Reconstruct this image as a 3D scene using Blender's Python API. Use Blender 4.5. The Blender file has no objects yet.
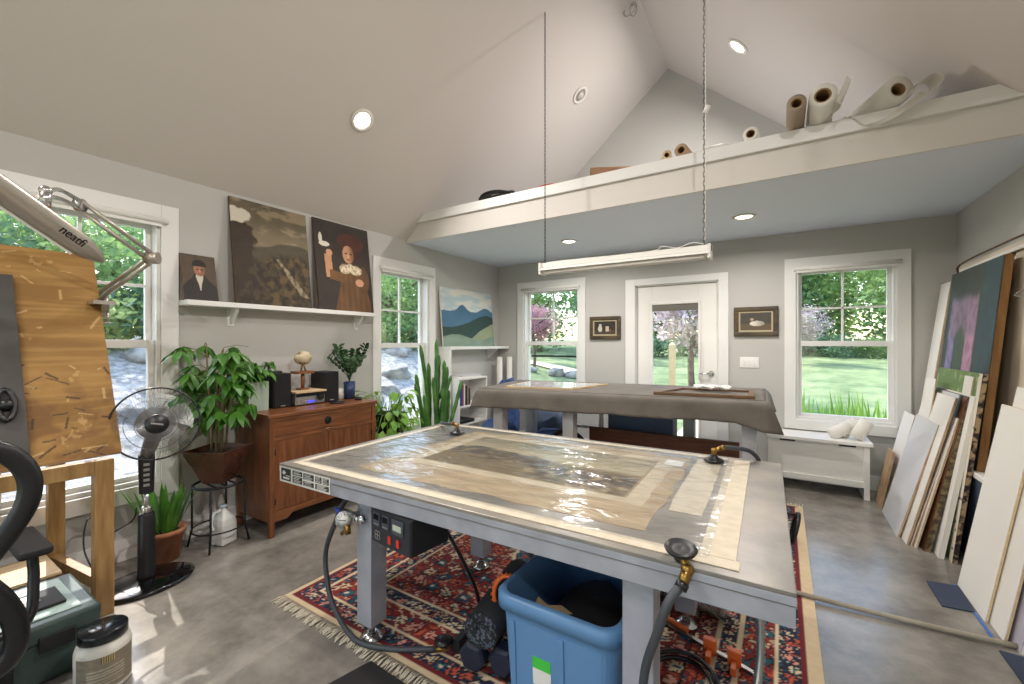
import bpy, math, random
from mathutils import Vector, Matrix, noise
SC = bpy.context.scene
COL = SC.collection
PI = math.pi
# ---------------------------------------------------------------- camera
cam_d = bpy.data.cameras.new('camera'); cam = bpy.data.objects.new('camera', cam_d); COL.objects.link(cam)
cam_d.sensor_width = 36; cam_d.lens = 36 * 425 / 1024; cam_d.clip_start = .02; cam_d.clip_end = 300
cam_d.shift_y = 1 / 1024
cam.location = (0, 0, 1.33); cam.rotation_euler = (PI / 2, 0, math.radians(32.43))
SC.camera = cam
# ---------------------------------------------------------------- view, world, sun
SC.view_settings.view_transform = 'Standard'; SC.view_settings.look = 'None'
SC.view_settings.exposure = 0.02; SC.view_settings.gamma = 1.0; SC.view_settings.use_curve_mapping = False
W = bpy.data.worlds.new('world'); SC.world = W; W.use_nodes = True
wn = W.node_tree.nodes; wl = W.node_tree.links; wn.clear()
wo = wn.new('ShaderNodeOutputWorld'); wb = wn.new('ShaderNodeBackground'); sky = wn.new('ShaderNodeTexSky')
sky.sky_type = 'NISHITA'; sky.sun_disc = False; sky.sun_elevation = math.radians(44); sky.sun_rotation = math.radians(-95)
sky.air_density = 1.3; sky.dust_density = 1.2; sky.ozone_density = 1.0
wb.inputs['Strength'].default_value = 0.7
wl.new(sky.outputs[0], wb.inputs[0]); wl.new(wb.outputs[0], wo.inputs[0])
sun_d = bpy.data.lights.new('sun', 'SUN'); sun = bpy.data.objects.new('sun', sun_d); COL.objects.link(sun)
sun_d.energy = 6.0; sun_d.angle = math.radians(.6); sun_d.color = (1, .95, .86)
sun.rotation_euler = Vector((1.0, -.17, -1.15)).to_track_quat('-Z', 'Y').to_euler()
SC.cycles.max_bounces = 10; SC.cycles.diffuse_bounces = 5; SC.cycles.glossy_bounces = 4; SC.cycles.transparent_max_bounces = 24
SC.cycles.sample_clamp_indirect = 6.0; SC.cycles.caustics_reflective = False; SC.cycles.caustics_refractive = False
CAN_POWER = 34.0

# ---------------------------------------------------------------- helpers
def lin(c):
    return tuple(((x / 255) / 12.92 if x / 255 <= .04045 else ((x / 255 + .055) / 1.055) ** 2.4) for x in c)
def mat(name, c, rough=.6, metal=0, c2=None, scale=6, detail=4, bump=0, bscale=40, stretch=None, spec=.5, coat=0, emis=None, es=0, thr=(.35, .65), sub=0):
    m = bpy.data.materials.new(name); m.use_nodes = True; nt = m.node_tree; n = nt.nodes; l = nt.links
    p = n['Principled BSDF']
    p.inputs['Base Color'].default_value = (*lin(c), 1); p.inputs['Roughness'].default_value = rough
    p.inputs['Metallic'].default_value = metal; p.inputs['Specular IOR Level'].default_value = spec
    p.inputs['Coat Weight'].default_value = coat
    if emis: p.inputs['Emission Color'].default_value = (*lin(emis), 1); p.inputs['Emission Strength'].default_value = es
    if c2 or bump:
        tc = n.new('ShaderNodeTexCoord'); mp = n.new('ShaderNodeMapping'); l.new(tc.outputs['Object'], mp.inputs[0])
        if stretch: mp.inputs['Scale'].default_value = stretch
    if c2:
        nz = n.new('ShaderNodeTexNoise'); nz.inputs['Scale'].default_value = scale; nz.inputs['Detail'].default_value = detail; nz.inputs['Roughness'].default_value = .68 if detail >= 8 else .5
        l.new(mp.outputs[0], nz.inputs[0]); rp = n.new('ShaderNodeValToRGB')
        rp.color_ramp.elements[0].position = thr[0]; rp.color_ramp.elements[1].position = thr[1]
        rp.color_ramp.elements[0].color = (*lin(c), 1); rp.color_ramp.elements[1].color = (*lin(c2), 1)
        l.new(nz.outputs[0], rp.inputs[0]); l.new(rp.outputs[0], p.inputs['Base Color'])
    if bump:
        nb = n.new('ShaderNodeTexNoise'); nb.inputs['Scale'].default_value = bscale; nb.inputs['Detail'].default_value = 3
        l.new(mp.outputs[0], nb.inputs[0]); b = n.new('ShaderNodeBump'); b.inputs['Strength'].default_value = bump; b.inputs['Distance'].default_value = .02
        l.new(nb.outputs[0], b.inputs['Height']); l.new(b.outputs[0], p.inputs['Normal'])
    return m
def leafmat(name, c, c2, rough=.45, scale=2.0, trans=.25):
    m = mat(name, c, rough, c2=c2, scale=scale, detail=2, thr=(.3, .7)); nt = m.node_tree; n = nt.nodes; l = nt.links
    p = n['Principled BSDF']; t = n.new('ShaderNodeBsdfTranslucent'); mx = n.new('ShaderNodeMixShader'); mx.inputs[0].default_value = trans
    rp = [x for x in n if x.type == 'VALTORGB'][0]; l.new(rp.outputs[0], t.inputs[0])
    l.new(p.outputs[0], mx.inputs[1]); l.new(t.outputs[0], mx.inputs[2]); l.new(mx.outputs[0], n['Material Output'].inputs[0])
    return m
def glassmat(name, tint=(1, 1, 1), fac=.0, rough=.0, bump=0, bscale=8, ior=1.45, stretch=None):
    m = bpy.data.materials.new(name); m.use_nodes = True; nt = m.node_tree; n = nt.nodes; l = nt.links
    n.remove(n['Principled BSDF']); t = n.new('ShaderNodeBsdfTransparent'); t.inputs[0].default_value = (*tint, 1)
    g = n.new('ShaderNodeBsdfGlossy'); g.inputs['Roughness'].default_value = rough; lw = n.new('ShaderNodeLayerWeight'); lw.inputs[0].default_value = .5; fr = n.new('ShaderNodeMath'); fr.operation = 'POWER'; fr.inputs[1].default_value = 5; l.new(lw.outputs['Facing'], fr.inputs[0])
    a = n.new('ShaderNodeMath'); a.operation = 'ADD'; a.inputs[1].default_value = fac + .03; a.use_clamp = True; l.new(fr.outputs[0], a.inputs[0])
    mx = n.new('ShaderNodeMixShader'); l.new(a.outputs[0], mx.inputs[0]); l.new(t.outputs[0], mx.inputs[1]); l.new(g.outputs[0], mx.inputs[2])
    l.new(mx.outputs[0], n['Material Output'].inputs[0])
    if bump:
        tc = n.new('ShaderNodeTexCoord'); mp = n.new('ShaderNodeMapping'); l.new(tc.outputs['Object'], mp.inputs[0])
        if stretch: mp.inputs['Scale'].default_value = stretch
        nb = n.new('ShaderNodeTexNoise'); nb.inputs['Scale'].default_value = bscale; nb.inputs['Detail'].default_value = 3; nb.inputs['Distortion'].default_value = 1.2
        b = n.new('ShaderNodeBump'); b.inputs['Strength'].default_value = bump; b.inputs['Distance'].default_value = .02
        l.new(mp.outputs[0], nb.inputs[0]); l.new(nb.outputs[0], b.inputs['Height']); l.new(b.outputs[0], g.inputs['Normal']); 
    return m
def vcolmat(name, rough=.6, coat=0, bump=0, bscale=60):
    m = mat(name, (128, 128, 128), rough, coat=coat, bump=bump, bscale=bscale); n = m.node_tree.nodes
    a = n.new('ShaderNodeVertexColor'); a.layer_name = 'Col'; m.node_tree.links.new(a.outputs[0], n['Principled BSDF'].inputs['Base Color'])
    return m

ORG = {}
def tag(o, label=None, cat=None, group=None, kind=None):
    if label: o['label'] = label
    if cat: o['category'] = cat
    if group: o['group'] = group
    if kind: o['kind'] = kind
    return o
def thing(name, label, cat, loc=(0, 0, 0), rotz=0, group=None, kind=None, local=False):
    o = bpy.data.objects.new(name, None); COL.objects.link(o); o.empty_display_size = .1
    o.location = loc; o.rotation_euler = (0, 0, rotz); ORG[o] = Vector((0, 0, 0)) if local else Vector(loc)
    return tag(o, label, cat, group, kind)
class MB:
    def __init__(s): s.v = []; s.f = []; s.m = []; s.s = []; s.c = []
    def add(s, vs, fs, m=0, smooth=False):
        b = len(s.v); s.v += [Vector(p) for p in vs]
        for f in fs: s.f.append([b + i for i in f]); s.m.append(m); s.s.append(smooth)
        return s
    def box(s, x0, x1, y0, y1, z0, z1, m=0):
        return s.add([(x0, y0, z0), (x1, y0, z0), (x1, y1, z0), (x0, y1, z0), (x0, y0, z1), (x1, y0, z1), (x1, y1, z1), (x0, y1, z1)],
                     [(0, 3, 2, 1), (4, 5, 6, 7), (0, 1, 5, 4), (1, 2, 6, 5), (2, 3, 7, 6), (3, 0, 4, 7)], m)
    def hexa(s, b, t, m=0):   # bottom 4 pts ccw, top 4 pts ccw
        return s.add(list(b) + list(t), [(0, 3, 2, 1), (4, 5, 6, 7), (0, 1, 5, 4), (1, 2, 6, 5), (2, 3, 7, 6), (3, 0, 4, 7)], m)
    def slab(s, o, a, b, n, m=0):  # origin, edge vecs a, b, thickness vec n
        o, a, b, n = map(Vector, (o, a, b, n)); return s.hexa([o, o + a, o + a + b, o + b], [o + n, o + a + n, o + a + b + n, o + b + n], m)
    def tube(s, pts, r, n=8, m=0, caps=True, closed=False):
        pts = [Vector(p) for p in pts]; k = len(pts); rs = r if isinstance(r, (list, tuple)) else [r] * k
        T = []
        for i in range(k):
            if closed: d = pts[(i + 1) % k] - pts[i - 1]
            else: d = pts[min(i + 1, k - 1)] - pts[max(i - 1, 0)]
            T.append(d.normalized() if d.length > 1e-9 else Vector((0, 0, 1)))
        u = T[0].orthogonal().normalized(); vs = []
        for i in range(k):
            u = (u - T[i] * u.dot(T[i])); u = u.normalized() if u.length > 1e-6 else T[i].orthogonal().normalized(); w = T[i].cross(u)
            for j in range(n):
                a = 2 * PI * j / n; vs.append(pts[i] + (u * math.cos(a) + w * math.sin(a)) * rs[i])
        fs = []
        for i in range(k if closed else k - 1):
            for j in range(n):
                i2 = (i + 1) % k; fs.append((i * n + j, i * n + (j + 1) % n, i2 * n + (j + 1) % n, i2 * n + j))
        s.add(vs, fs, m, True)
        if caps and not closed:
            b = len(s.v) - len(vs); s.f.append([b + j for j in range(n)][::-1]); s.f.append([b + (k - 1) * n + j for j in range(n)]); s.m += [m, m]; s.s += [False, False]
        return s
    def cyl(s, p0, p1, r0, r1=None, n=16, m=0): return s.tube([p0, p1], [r0, r0 if r1 is None else r1], n, m)
    def lathe(s, prof, c=(0, 0, 0), n=24, m=0, axis=(0, 0, 1), smooth=True, sx=1, sy=1, rot=0, caps=True):
        if len(prof) > 3 and abs(prof[0][0] - prof[-1][0]) < 1e-4 and abs(prof[0][1] - prof[-1][1]) < 2e-3: caps = False
        q = Vector((0, 0, 1)).rotation_difference(Vector(axis).normalized()); c = Vector(c); vs = []; k = len(prof)
        for r, z in prof:
            for j in range(n):
                a = 2 * PI * j / n + rot; vs.append(c + q @ Vector((r * math.cos(a) * sx, r * math.sin(a) * sy, z)))
        fs = [(i * n + j, i * n + (j + 1) % n, (i + 1) * n + (j + 1) % n, (i + 1) * n + j) for i in range(k - 1) for j in range(n)]
        s.add(vs, fs, m, smooth); b = len(s.v) - len(vs)
        if caps and prof[0][0] > 1e-5: s.f.append([b + j for j in range(n)][::-1]); s.m.append(m); s.s.append(False)
        if caps and prof[-1][0] > 1e-5: s.f.append([b + (k - 1) * n + j for j in range(n)]); s.m.append(m); s.s.append(False)
        return s
    def ball(s, c, r, n=12, m=0, sz=1):
        return s.lathe([(max(1e-6, r * math.sin(PI * i / 8)), -r * sz * math.cos(PI * i / 8)) for i in range(9)], c, n, m)
    def prism(s, poly, a, b, plane='xz', m=0):  # poly 2d extruded on third axis from a to b
        k = len(poly)
        def P(p, t): return {'xz': (p[0], t, p[1]), 'yz': (t, p[0], p[1]), 'xy': (p[0], p[1], t)}[plane]
        vs = [P(p, a) for p in poly] + [P(p, b) for p in poly]
        return s.add(vs, [tuple(range(k))[::-1], tuple(range(k, 2 * k))] + [(i, (i + 1) % k, k + (i + 1) % k, k + i) for i in range(k)], m)
    def leaf(s, b, d, up, L, w, droop=.3, m=0, seg=3):
        b = Vector(b); d = Vector(d).normalized(); side = d.cross(Vector(up)); side = side.normalized() if side.length > 1e-4 else d.orthogonal().normalized()
        nn = side.cross(d); vs = []; 
        for i in range(seg + 1):
            t = i / seg; wd = w * math.sin(PI * min(max(t * .92 + .06, 0), 1)) ** .8; c = b + d * (L * t) - nn * (droop * L * t * t)
            if i in (0, seg): vs.append([c])
            else: vs.append([c - side * wd / 2 + nn * wd * .12, c, c + side * wd / 2 + nn * wd * .12])
        flat = []; idx = []
        for g in vs: idx.append(list(range(len(flat), len(flat) + len(g)))); flat += g
        fs = []
        for i in range(seg):
            A, B = idx[i], idx[i + 1]
            if len(A) == 1: fs += [(A[0], B[1], B[0]), (A[0], B[2], B[1])]
            elif len(B) == 1: fs += [(A[0], A[1], B[0]), (A[1], A[2], B[0])]
            else: fs += [(A[0], A[1], B[1], B[0]), (A[1], A[2], B[2], B[1])]
        return s.add(flat, fs, m, True)
    def xf(s, M):
        s.v = [M @ p for p in s.v]; return s
    def build(s, name, mats, parent=None, bevel=0, label=None, cat=None, group=None, kind=None, base=True, seg=2):
        me = bpy.data.meshes.new(name); mats = mats if isinstance(mats, (list, tuple)) else [mats]
        off = Vector((0, 0, 0))
        if parent is not None: off = ORG[parent]
        elif base and s.v:
            xs = [p.x for p in s.v]; ys = [p.y for p in s.v]; off = Vector(((min(xs) + max(xs)) / 2, (min(ys) + max(ys)) / 2, min(p.z for p in s.v)))
        me.from_pydata([p - off for p in s.v], [], s.f)
        for mm in mats: me.materials.append(mm)
        me.polygons.foreach_set('material_index', s.m); me.polygons.foreach_set('use_smooth', s.s)
        if s.c:
            ca = me.color_attributes.new('Col', 'FLOAT_COLOR', 'POINT')
            ca.data.foreach_set('color', [x for c in s.c for x in (*c, 1)])
        me.validate(); me.update()
        o = bpy.data.objects.new(name, me); COL.objects.link(o)
        if parent is not None: o.parent = parent; ORG[o] = off
        else: o.location = off; ORG[o] = off
        if bevel:
            b = o.modifiers.new('bevel', 'BEVEL'); b.width = bevel; b.segments = seg; b.limit_method = 'ANGLE'; b.angle_limit = math.radians(40)
        return tag(o, label, cat, group, kind)
def copy_tree(o, parent=None):
    c = o.copy(); COL.objects.link(c)
    if parent is not None: c.parent = parent
    for ch in list(o.children): copy_tree(ch, c)
    return c
def bez(p0, p1, p2, p3, n=16):
    p0, p1, p2, p3 = map(Vector, (p0, p1, p2, p3))
    return [p0 * (1 - t) ** 3 + p1 * 3 * t * (1 - t) ** 2 + p2 * 3 * t * t * (1 - t) + p3 * t ** 3 for t in (i / n for i in range(n + 1))]
def spline(pts, n=6):
    P = [Vector(p) for p in pts]; P = [P[0] * 2 - P[1]] + P + [P[-1] * 2 - P[-2]]; out = []
    for i in range(1, len(P) - 2):
        for k in range(n):
            t = k / n; a, b, c, d = P[i - 1:i + 3]
            out.append(.5 * ((2 * b) + (c - a) * t + (2 * a - 5 * b + 4 * c - d) * t * t + (3 * b - a - 3 * c + d) * t ** 3))
    out.append(P[-2]); return out
def sm(a, b, x): t = min(1, max(0, (x - a) / (b - a))); return t * t * (3 - 2 * t)
def mixc(a, b, t): t = min(1, max(0, t)); return tuple(a[i] * (1 - t) + b[i] * t for i in range(3))
def nz(x, y, z=0, oct=4): return .5 + .3 * noise.fractal(Vector((x, y, z)), 1.0, 2.0, oct, noise_basis='PERLIN_ORIGINAL') 
def painted(fn, o, a, b, nu, nv, mb=None):
    """grid carrying picture colours: fn(u, v) with v up, o = lower left corner"""
    mb = mb or MB(); o, a, b = map(Vector, (o, a, b)); vs = []; 
    for j in range(nv + 1):
        for i in range(nu + 1):
            u, v = i / nu, j / nv; vs.append(o + a * u + b * v); mb.c.append(lin(fn(u, v)))
    fs = [(j * (nu + 1) + i, j * (nu + 1) + i + 1, (j + 1) * (nu + 1) + i + 1, (j + 1) * (nu + 1) + i) for j in range(nv) for i in range(nu)]
    return mb.add(vs, fs)

# ---------------------------------------------------------------- materials
M = {}
M['wall'] = mat('wall_paint', (188, 186, 181), .75, bump=.05, bscale=120)
M['ceil'] = mat('ceiling_paint', (203, 196, 189), .8, bump=.04, bscale=90)
M['trim'] = mat('white_trim', (228, 227, 224), .4)
M['white'] = mat('white_paint', (233, 231, 226), .45)
M['can'] = mat('downlight_trim', (225, 220, 212), .5)
M['bulb'] = mat('lit_lens', (255, 250, 240), .5, emis=(255, 240, 215), es=14)
M['glass'] = glassmat('window_glass')
M['metal'] = mat('table_aluminium', (158, 161, 172), .42, .25, c2=(174, 177, 188), scale=9, bump=.03, bscale=60)
M['tabletop'] = mat('table_plate', (128, 124, 120), .36, .3, c2=(156, 148, 138), scale=5, bump=.05, bscale=30)
M['chrome'] = mat('chrome', (200, 200, 202), .18, .95)
M['brass'] = mat('brass', (150, 118, 62), .32, .9)
M['black'] = mat('black_plastic', (22, 22, 24), .35)
M['blackm'] = mat('black_matte', (26, 26, 28), .7)
M['rubber'] = mat('grey_rubber', (62, 66, 72), .5)
M['wood'] = mat('cherry_wood', (104, 60, 32), .36, c2=(136, 84, 48), scale=5, stretch=(8, 1, 8), coat=.15)
M['woodv'] = mat('cherry_wood_upright', (98, 56, 30), .38, c2=(130, 80, 46), scale=5, stretch=(8, 8, 1), coat=.1)
M['woodd'] = mat('dark_brown_wood', (78, 42, 24), .45, c2=(100, 58, 34), scale=6, stretch=(1, 8, 8))
M['pine'] = mat('varnished_pine', (136, 102, 58), .45, c2=(166, 130, 82), scale=5, stretch=(8, 8, 1))
M['pale'] = mat('pale_wood', (196, 168, 128), .55, c2=(212, 188, 150), scale=6, stretch=(8, 1, 8))
M['concrete'] = mat('concrete_floor', (108, 104, 98), .22, c2=(158, 152, 143), scale=2.3, detail=12, thr=(.36, .64), bump=.05, bscale=14, spec=.55)
M['canvas'] = mat('white_canvas', (226, 222, 214), .8, bump=.1, bscale=300)
M['canvas2'] = mat('grey_white_panel', (204, 203, 204), .6)
M['tape'] = mat('cream_tape', (196, 184, 162), .7, c2=(208, 197, 177), scale=20)
M['kraft'] = mat('buff_paper', (158, 136, 106), .6, c2=(184, 162, 130), scale=7, stretch=(1, 3, 1), bump=.2, bscale=12)
M['film'] = glassmat('clear_plastic_film', (.96, .97, .975), .05, .16, bump=.5, bscale=5, stretch=(1, 2.6, 1))
M['paint'] = vcolmat('oil_paint', .68, coat=0, bump=.12, bscale=90)
M['rug'] = vcolmat('woven_wool', .95)
M['terracotta'] = mat('terracotta', (172, 104, 70), .75, c2=(196, 142, 110), scale=10)
M['darkpot'] = mat('bronze_glaze', (62, 38, 32), .25, c2=(100, 66, 52), scale=4, coat=.4)
M['soil'] = mat('potting_soil', (52, 38, 28), .95, bump=.6, bscale=40)
M['iron'] = mat('black_iron', (30, 30, 32), .5, .4)
M['jugp'] = mat('cloudy_plastic', (222, 222, 218), .4)
M['cloth'] = mat('grey_cover', (98, 92, 85), .85, c2=(112, 105, 97), scale=5, bump=.25, bscale=9)
M['bin'] = mat('blue_bin_plastic', (96, 140, 186), .38)
M['navy'] = mat('navy_fabric', (46, 66, 112), .7, c2=(70, 96, 150), scale=8, bump=.4, bscale=14)
M['navymat'] = mat('dark_blue_mat', (48, 58, 78), .8)
M['tan'] = mat('tan_board_edge', (160, 128, 96), .7, c2=(186, 158, 126), scale=9)
M['orange'] = mat('orange_plastic', (236, 110, 48), .45)
M['foam'] = mat('speckled_black_foam', (26, 27, 30), .8, c2=(84, 92, 108), scale=90, detail=2, thr=(.5, .62), bump=.1, bscale=120)
M['cage'] = mat('grey_wire', (104, 106, 110), .4, .4)
M['teal'] = mat('dark_teal_plastic', (52, 66, 64), .35, c2=(64, 80, 76), scale=5)
M['silver'] = mat('brushed_silver', (172, 170, 166), .3, .75)
M['lampm'] = mat('lamp_aluminium', (178, 170, 160), .32, .6)
M['green'] = leafmat('leaf_green', (36, 84, 24), (92, 148, 48), scale=5, trans=.15)
M['greend'] = leafmat('leaf_dark_green', (26, 56, 28), (52, 92, 44), scale=6, trans=.12)
M['greenl'] = leafmat('leaf_light_green', (96, 150, 50), (150, 190, 80), scale=5, trans=.3)
M['cactus'] = mat('cactus_skin', (46, 92, 40), .5, c2=(86, 132, 58), scale=7)
M['stem'] = mat('plant_stem', (110, 96, 64), .8)
M['screen'] = mat('dark_display', (16, 18, 24), .1)
# ================================================================= SETTING
XL, XR, YB, YR, ZC, XM, ZR = -3.41, 1.236, 5.0, -3.2, 2.43, -1.087, 4.43
TH = .15
SL = (ZR - ZC) / (XM - XL)
def wall(name, mapf, u0, u1, z0, z1, holes, extra=None):
    mb = MB(); us = sorted({u0, u1, *[h[0] for h in holes], *[h[1] for h in holes]}); zs = sorted({z0, z1, *[h[2] for h in holes], *[h[3] for h in holes]})
    for i in range(len(us) - 1):
        for j in range(len(zs) - 1):
            cu, cz = (us[i] + us[i + 1]) / 2, (zs[j] + zs[j + 1]) / 2
            if any(h[0] < cu < h[1] and h[2] < cz < h[3] for h in holes): continue
            x0, y0 = mapf(us[i], 0); x1, y1 = mapf(us[i + 1], TH)
            mb.box(min(x0, x1), max(x0, x1), min(y0, y1), max(y0, y1), zs[j], zs[j + 1])
    if extra: extra(mb)
    return mb.build(name, M['wall'], kind='structure', base=False)
mapL = lambda u, w: (XL - w, u)
mapB = lambda u, w: (u, YB + w)
mapF = lambda u, w: (u, YR - w)
W1 = (.395, 1.105, .44, 2.12); W2 = (2.89, 3.59, .44, 2.09); W3 = (-2.985, -2.175, .59, 2.05); W4 = (.115, .855, .59, 2.05); D1 = (-1.455, -.57, 0, 2.0)
W0 = (-2.3, -1.2, .44, 2.1)
wall('wall_left', mapL, YR - TH, YB + TH, -.1, ZC + .12, [W0, W1, W2])
gable = lambda y0, y1: (lambda mb: mb.prism([(XL - TH, ZC), (XR + TH, ZC), (XM, ZR + .15)], y0, y1, 'xz'))
wall('wall_back', mapB, XL, XR, -.1, ZC, [W3, W4, D1], gable(YB, YB + TH))
wall('wall_right', lambda u, w: (XR + w, u), YR - TH, YB + TH, -.1, ZC + .12, [])
wall('wall_front', mapF, XL, XR, -.1, ZC, [(-3.0, .8, .02, 2.15)], gable(YR - TH, YR))
fb = MB(); fb.box(XL - TH, XR + TH, YR - TH, YB + TH, -.12, 0); FL = fb.build('floor', M['concrete'], kind='structure', base=False)
c = MB()
for sx, x0 in ((1, XL), (-1, XR)):
    c.hexa([(x0 - sx * .1, YR, ZC - .1 * SL), (XM, YR, ZR), (XM, YB + TH, ZR), (x0 - sx * .1, YB + TH, ZC - .1 * SL)],
           [(x0 - sx * .1, YR, ZC + .15), (XM, YR, ZR + .2), (XM, YB + TH, ZR + .2), (x0 - sx * .1, YB + TH, ZC + .15)])
c.build('ceiling', M['ceil'], kind='structure', base=False)
# storage loft closing the end of the vault: low ceiling, fascia and cap
LY = 3.27
def xs_at(z): return XL + (z - ZC) / SL, XR - (z - ZC) / SL
a0, a1 = xs_at(2.585)
MB().prism([(XL, 2.41), (XR, 2.41), (XR, 2.43), (a1, 2.585), (a0, 2.585), (XL, 2.43)], LY, YB, 'xz').build('ceiling_loft', mat('loft_ceiling_daylight_blue', (222, 229, 240), .7), kind='structure', base=False)  # bluish cast of the window daylight is put into this ceiling colour
b0, b1 = xs_at(2.675)
MB().prism([(XL, 2.405), (XR, 2.405), (XR, 2.43), (b1, 2.675), (b0, 2.675), (XL, 2.43)], LY - .02, LY, 'xz').build('trim_4', mat('fascia_paint', (214, 209, 203), .7), kind='structure', base=False)
c0, c1 = xs_at(2.59)
MB().prism([(c0, 2.59), (c1, 2.59), (b1, 2.675), (b0, 2.675)], LY - .05, LY - .02, 'xz').build('trim_5', M['trim'], kind='structure', base=False)
# baseboards
MB().box(XL, XL + .015, YR, YB, 0, .13).build('baseboard_left', M['trim'], kind='structure', base=False)
MB().box(XL, D1[0] - .115, YB - .015, YB, 0, .13).box(D1[1] + .115, XR, YB - .015, YB, 0, .13).build('baseboard_back', M['trim'], kind='structure', base=False)
MB().box(XR - .015, XR, YR, YB, 0, .13).build('baseboard_right', M['trim'], kind='structure', base=False)

def window(name, mp, u0, u1, z0, z1, rail=1.32, muntins=True, shade=True, sgn=1, screen=False):
    r = thing(name, None, None, (*mp((u0 + u1) / 2, 0), z0), kind='structure')
    def bx(mb, ua, ub, wa, wb, za, zb):
        x0, y0 = mp(ua, wa); x1, y1 = mp(ub, wb); mb.box(min(x0, x1), max(x0, x1), min(y0, y1), max(y0, y1), za, zb)
    t = MB(); k = .095
    bx(t, u0 - k, u0, -.02, 0, z0 - k, z1 + k + .01); bx(t, u1, u1 + k, -.02, 0, z0 - k, z1 + k + .01)
    bx(t, u0, u1, -.02, 0, z1, z1 + k + .01); bx(t, u0, u1, -.03, 0, z0 - k, z0)
    t.build('casing', M['trim'], r, bevel=.003)
    j = MB()
    bx(j, u0 - .005, u0 + .02, .0, TH, z0, z1); bx(j, u1 - .02, u1 + .005, 0, TH, z0, z1); bx(j, u0 + .02, u1 - .02, 0, TH, z1 - .02, z1 + .005); bx(j, u0 + .02, u1 - .02, 0, TH + .03, z0 - .005, z0 + .025)
    j.build('jamb', M['trim'], r)
    um = (u0 + u1) / 2
    up = MB(); s = .03; a, b = u0 + .02, u1 - .02
    bx(up, a, a + s, .085, .12, rail - .02, z1 - .02); bx(up, b - s, b, .085, .12, rail - .02, z1 - .02); bx(up, a + s, b - s, .085, .12, z1 - .045, z1 - .02); bx(up, a + s, b - s, .085, .12, rail - .02, rail + .02)
    if muntins:
        zc = (rail + z1 - .04) / 2; bx(up, um - .009, um + .009, .09, .112, rail + .02, z1 - .045); bx(up, a + s, b - s, .09, .112, zc - .009, zc + .009)
    ups = up.build('upper_sash', M['trim'], r, bevel=.002)
    lo = MB()
    bx(lo, a, a + s, .04, .08, z0 + .025, rail + .03); bx(lo, b - s, b, .04, .08, z0 + .025, rail + .03); bx(lo, a + s, b - s, .04, .08, z0 + .025, z0 + .055); bx(lo, a + s, b - s, .04, .08, rail - .02, rail + .03)
    los = lo.build('lower_sash', M['trim'], r, bevel=.002)
    g = MB(); bx(g, a + s - .004, b - s + .004, .1, .103, rail, z1 - .04); g.build('pane', M['glass'], ups)
    g = MB(); bx(g, a + s - .004, b - s + .004, .058, .061, z0 + .05, rail); g.build('pane', M['glass'], los)
    if screen:
        g = MB(); bx(g, a + s, b - s, .125, .135, 1.14, 1.165); g.build('screen_bar', M['iron'], r)
    if shade:
        p0 = mp(u0 - .02, -.035); p1 = mp(u1 + .03, -.035); q = MB(); q.cyl((*p0, z1 - .002), (*p1, z1 - .002), .019, n=16)
        bx(q, u0 + .0, u1 - .0, -.036, -.033, z1 - .04, z1 - .01)
        q.build('roller_blind', M['white'], r)
    return r
window('window_1', mapL, *W1); window('window_2', mapL, *W2, rail=1.30); window('window_3', mapB, *W3, screen=True); window('window_4', mapB, *W4)
window('window_5', mapL, *W0, muntins=True)
# unseen glazed opening, added behind the camera to fill the room with daylight
r = thing('fill_window_6', None, None, (-1.1, YR, 0), kind='structure'); t = MB()
for x in (-3.0, -1.75, -.45, .76): t.box(x, x + .05, YR - .1, YR - .04, .02, 2.15)
t.box(-3, .8, YR - .1, YR - .04, 2.09, 2.15).box(-3, .8, YR - .1, YR - .04, .02, .1); t.build('frame', M['trim'], r)
MB().box(-2.98, .78, YR - .075, YR - .07, .06, 2.1).build('pane', M['glass'], r)
# door
r = thing('door_1', None, None, (-1.01, YB, 0), kind='structure')
t = MB(); k = .115
t.box(D1[0] - k, D1[0], YB - .022, YB, 0, D1[3] + k - .04).box(D1[1], D1[1] + k - .02, YB - .022, YB, 0, D1[3] + k - .04).box(D1[0], D1[1], YB - .022, YB, D1[3], D1[3] + k - .04)
t.build('casing', M['trim'], r, bevel=.003)
t = MB(); t.box(D1[0], D1[0] + .012, YB, YB + TH, 0, 2.0).box(D1[1] - .012, D1[1], YB, YB + TH, 0, 2.0).box(D1[0], D1[1], YB, YB + TH, 1.988, 2.0); t.build('jamb', M['trim'], r)
gx0, gx1, gz0, gz1 = -1.27, -.775, .28, 1.77; s0, s1 = D1[0] + .014, D1[1] - .014
t = MB(); y0, y1 = YB + .03, YB + .075
t.box(s0, gx0, y0, y1, .01, 1.985).box(gx1, s1, y0, y1, .01, 1.985).box(gx0, gx1, y0, y1, .01, gz0).box(gx0, gx1, y0, y1, gz1, 1.985)
ds = t.build('door_slab', M['white'], r, bevel=.003)
t = MB(); e = .025
t.box(gx0 - e, gx0, y0 - .012, y0, gz0 - e, gz1 + e).box(gx1, gx1 + e, y0 - .012, y0, gz0 - e, gz1 + e).box(gx0, gx1, y0 - .012, y0, gz1, gz1 + e).box(gx0, gx1, y0 - .012, y0, gz0 - e, gz0)
t.build('glazing_bead', M['white'], ds, bevel=.003)
MB().box(gx0, gx1, YB + .05, YB + .055, gz0, gz1).build('pane', M['glass'], ds)
MB().box(gx0 + .004, gx1 - .004, YB + .031, YB + .047, gz1 - .06, gz1 - .002).box(gx0 + .004, gx1 - .004, YB + .034, YB + .044, gz1 - .075, gz1 - .06).build('raised_blind', mat('blind_grey', (112, 108, 100), .6), ds, label='raised grey blind inside the door glass')
MB().box(gx1 + .004, gx1 + .02, y0 - .03, y0 - .012, .95, 1.35).build('blind_slider', M['white'], ds, bevel=.002)
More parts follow.
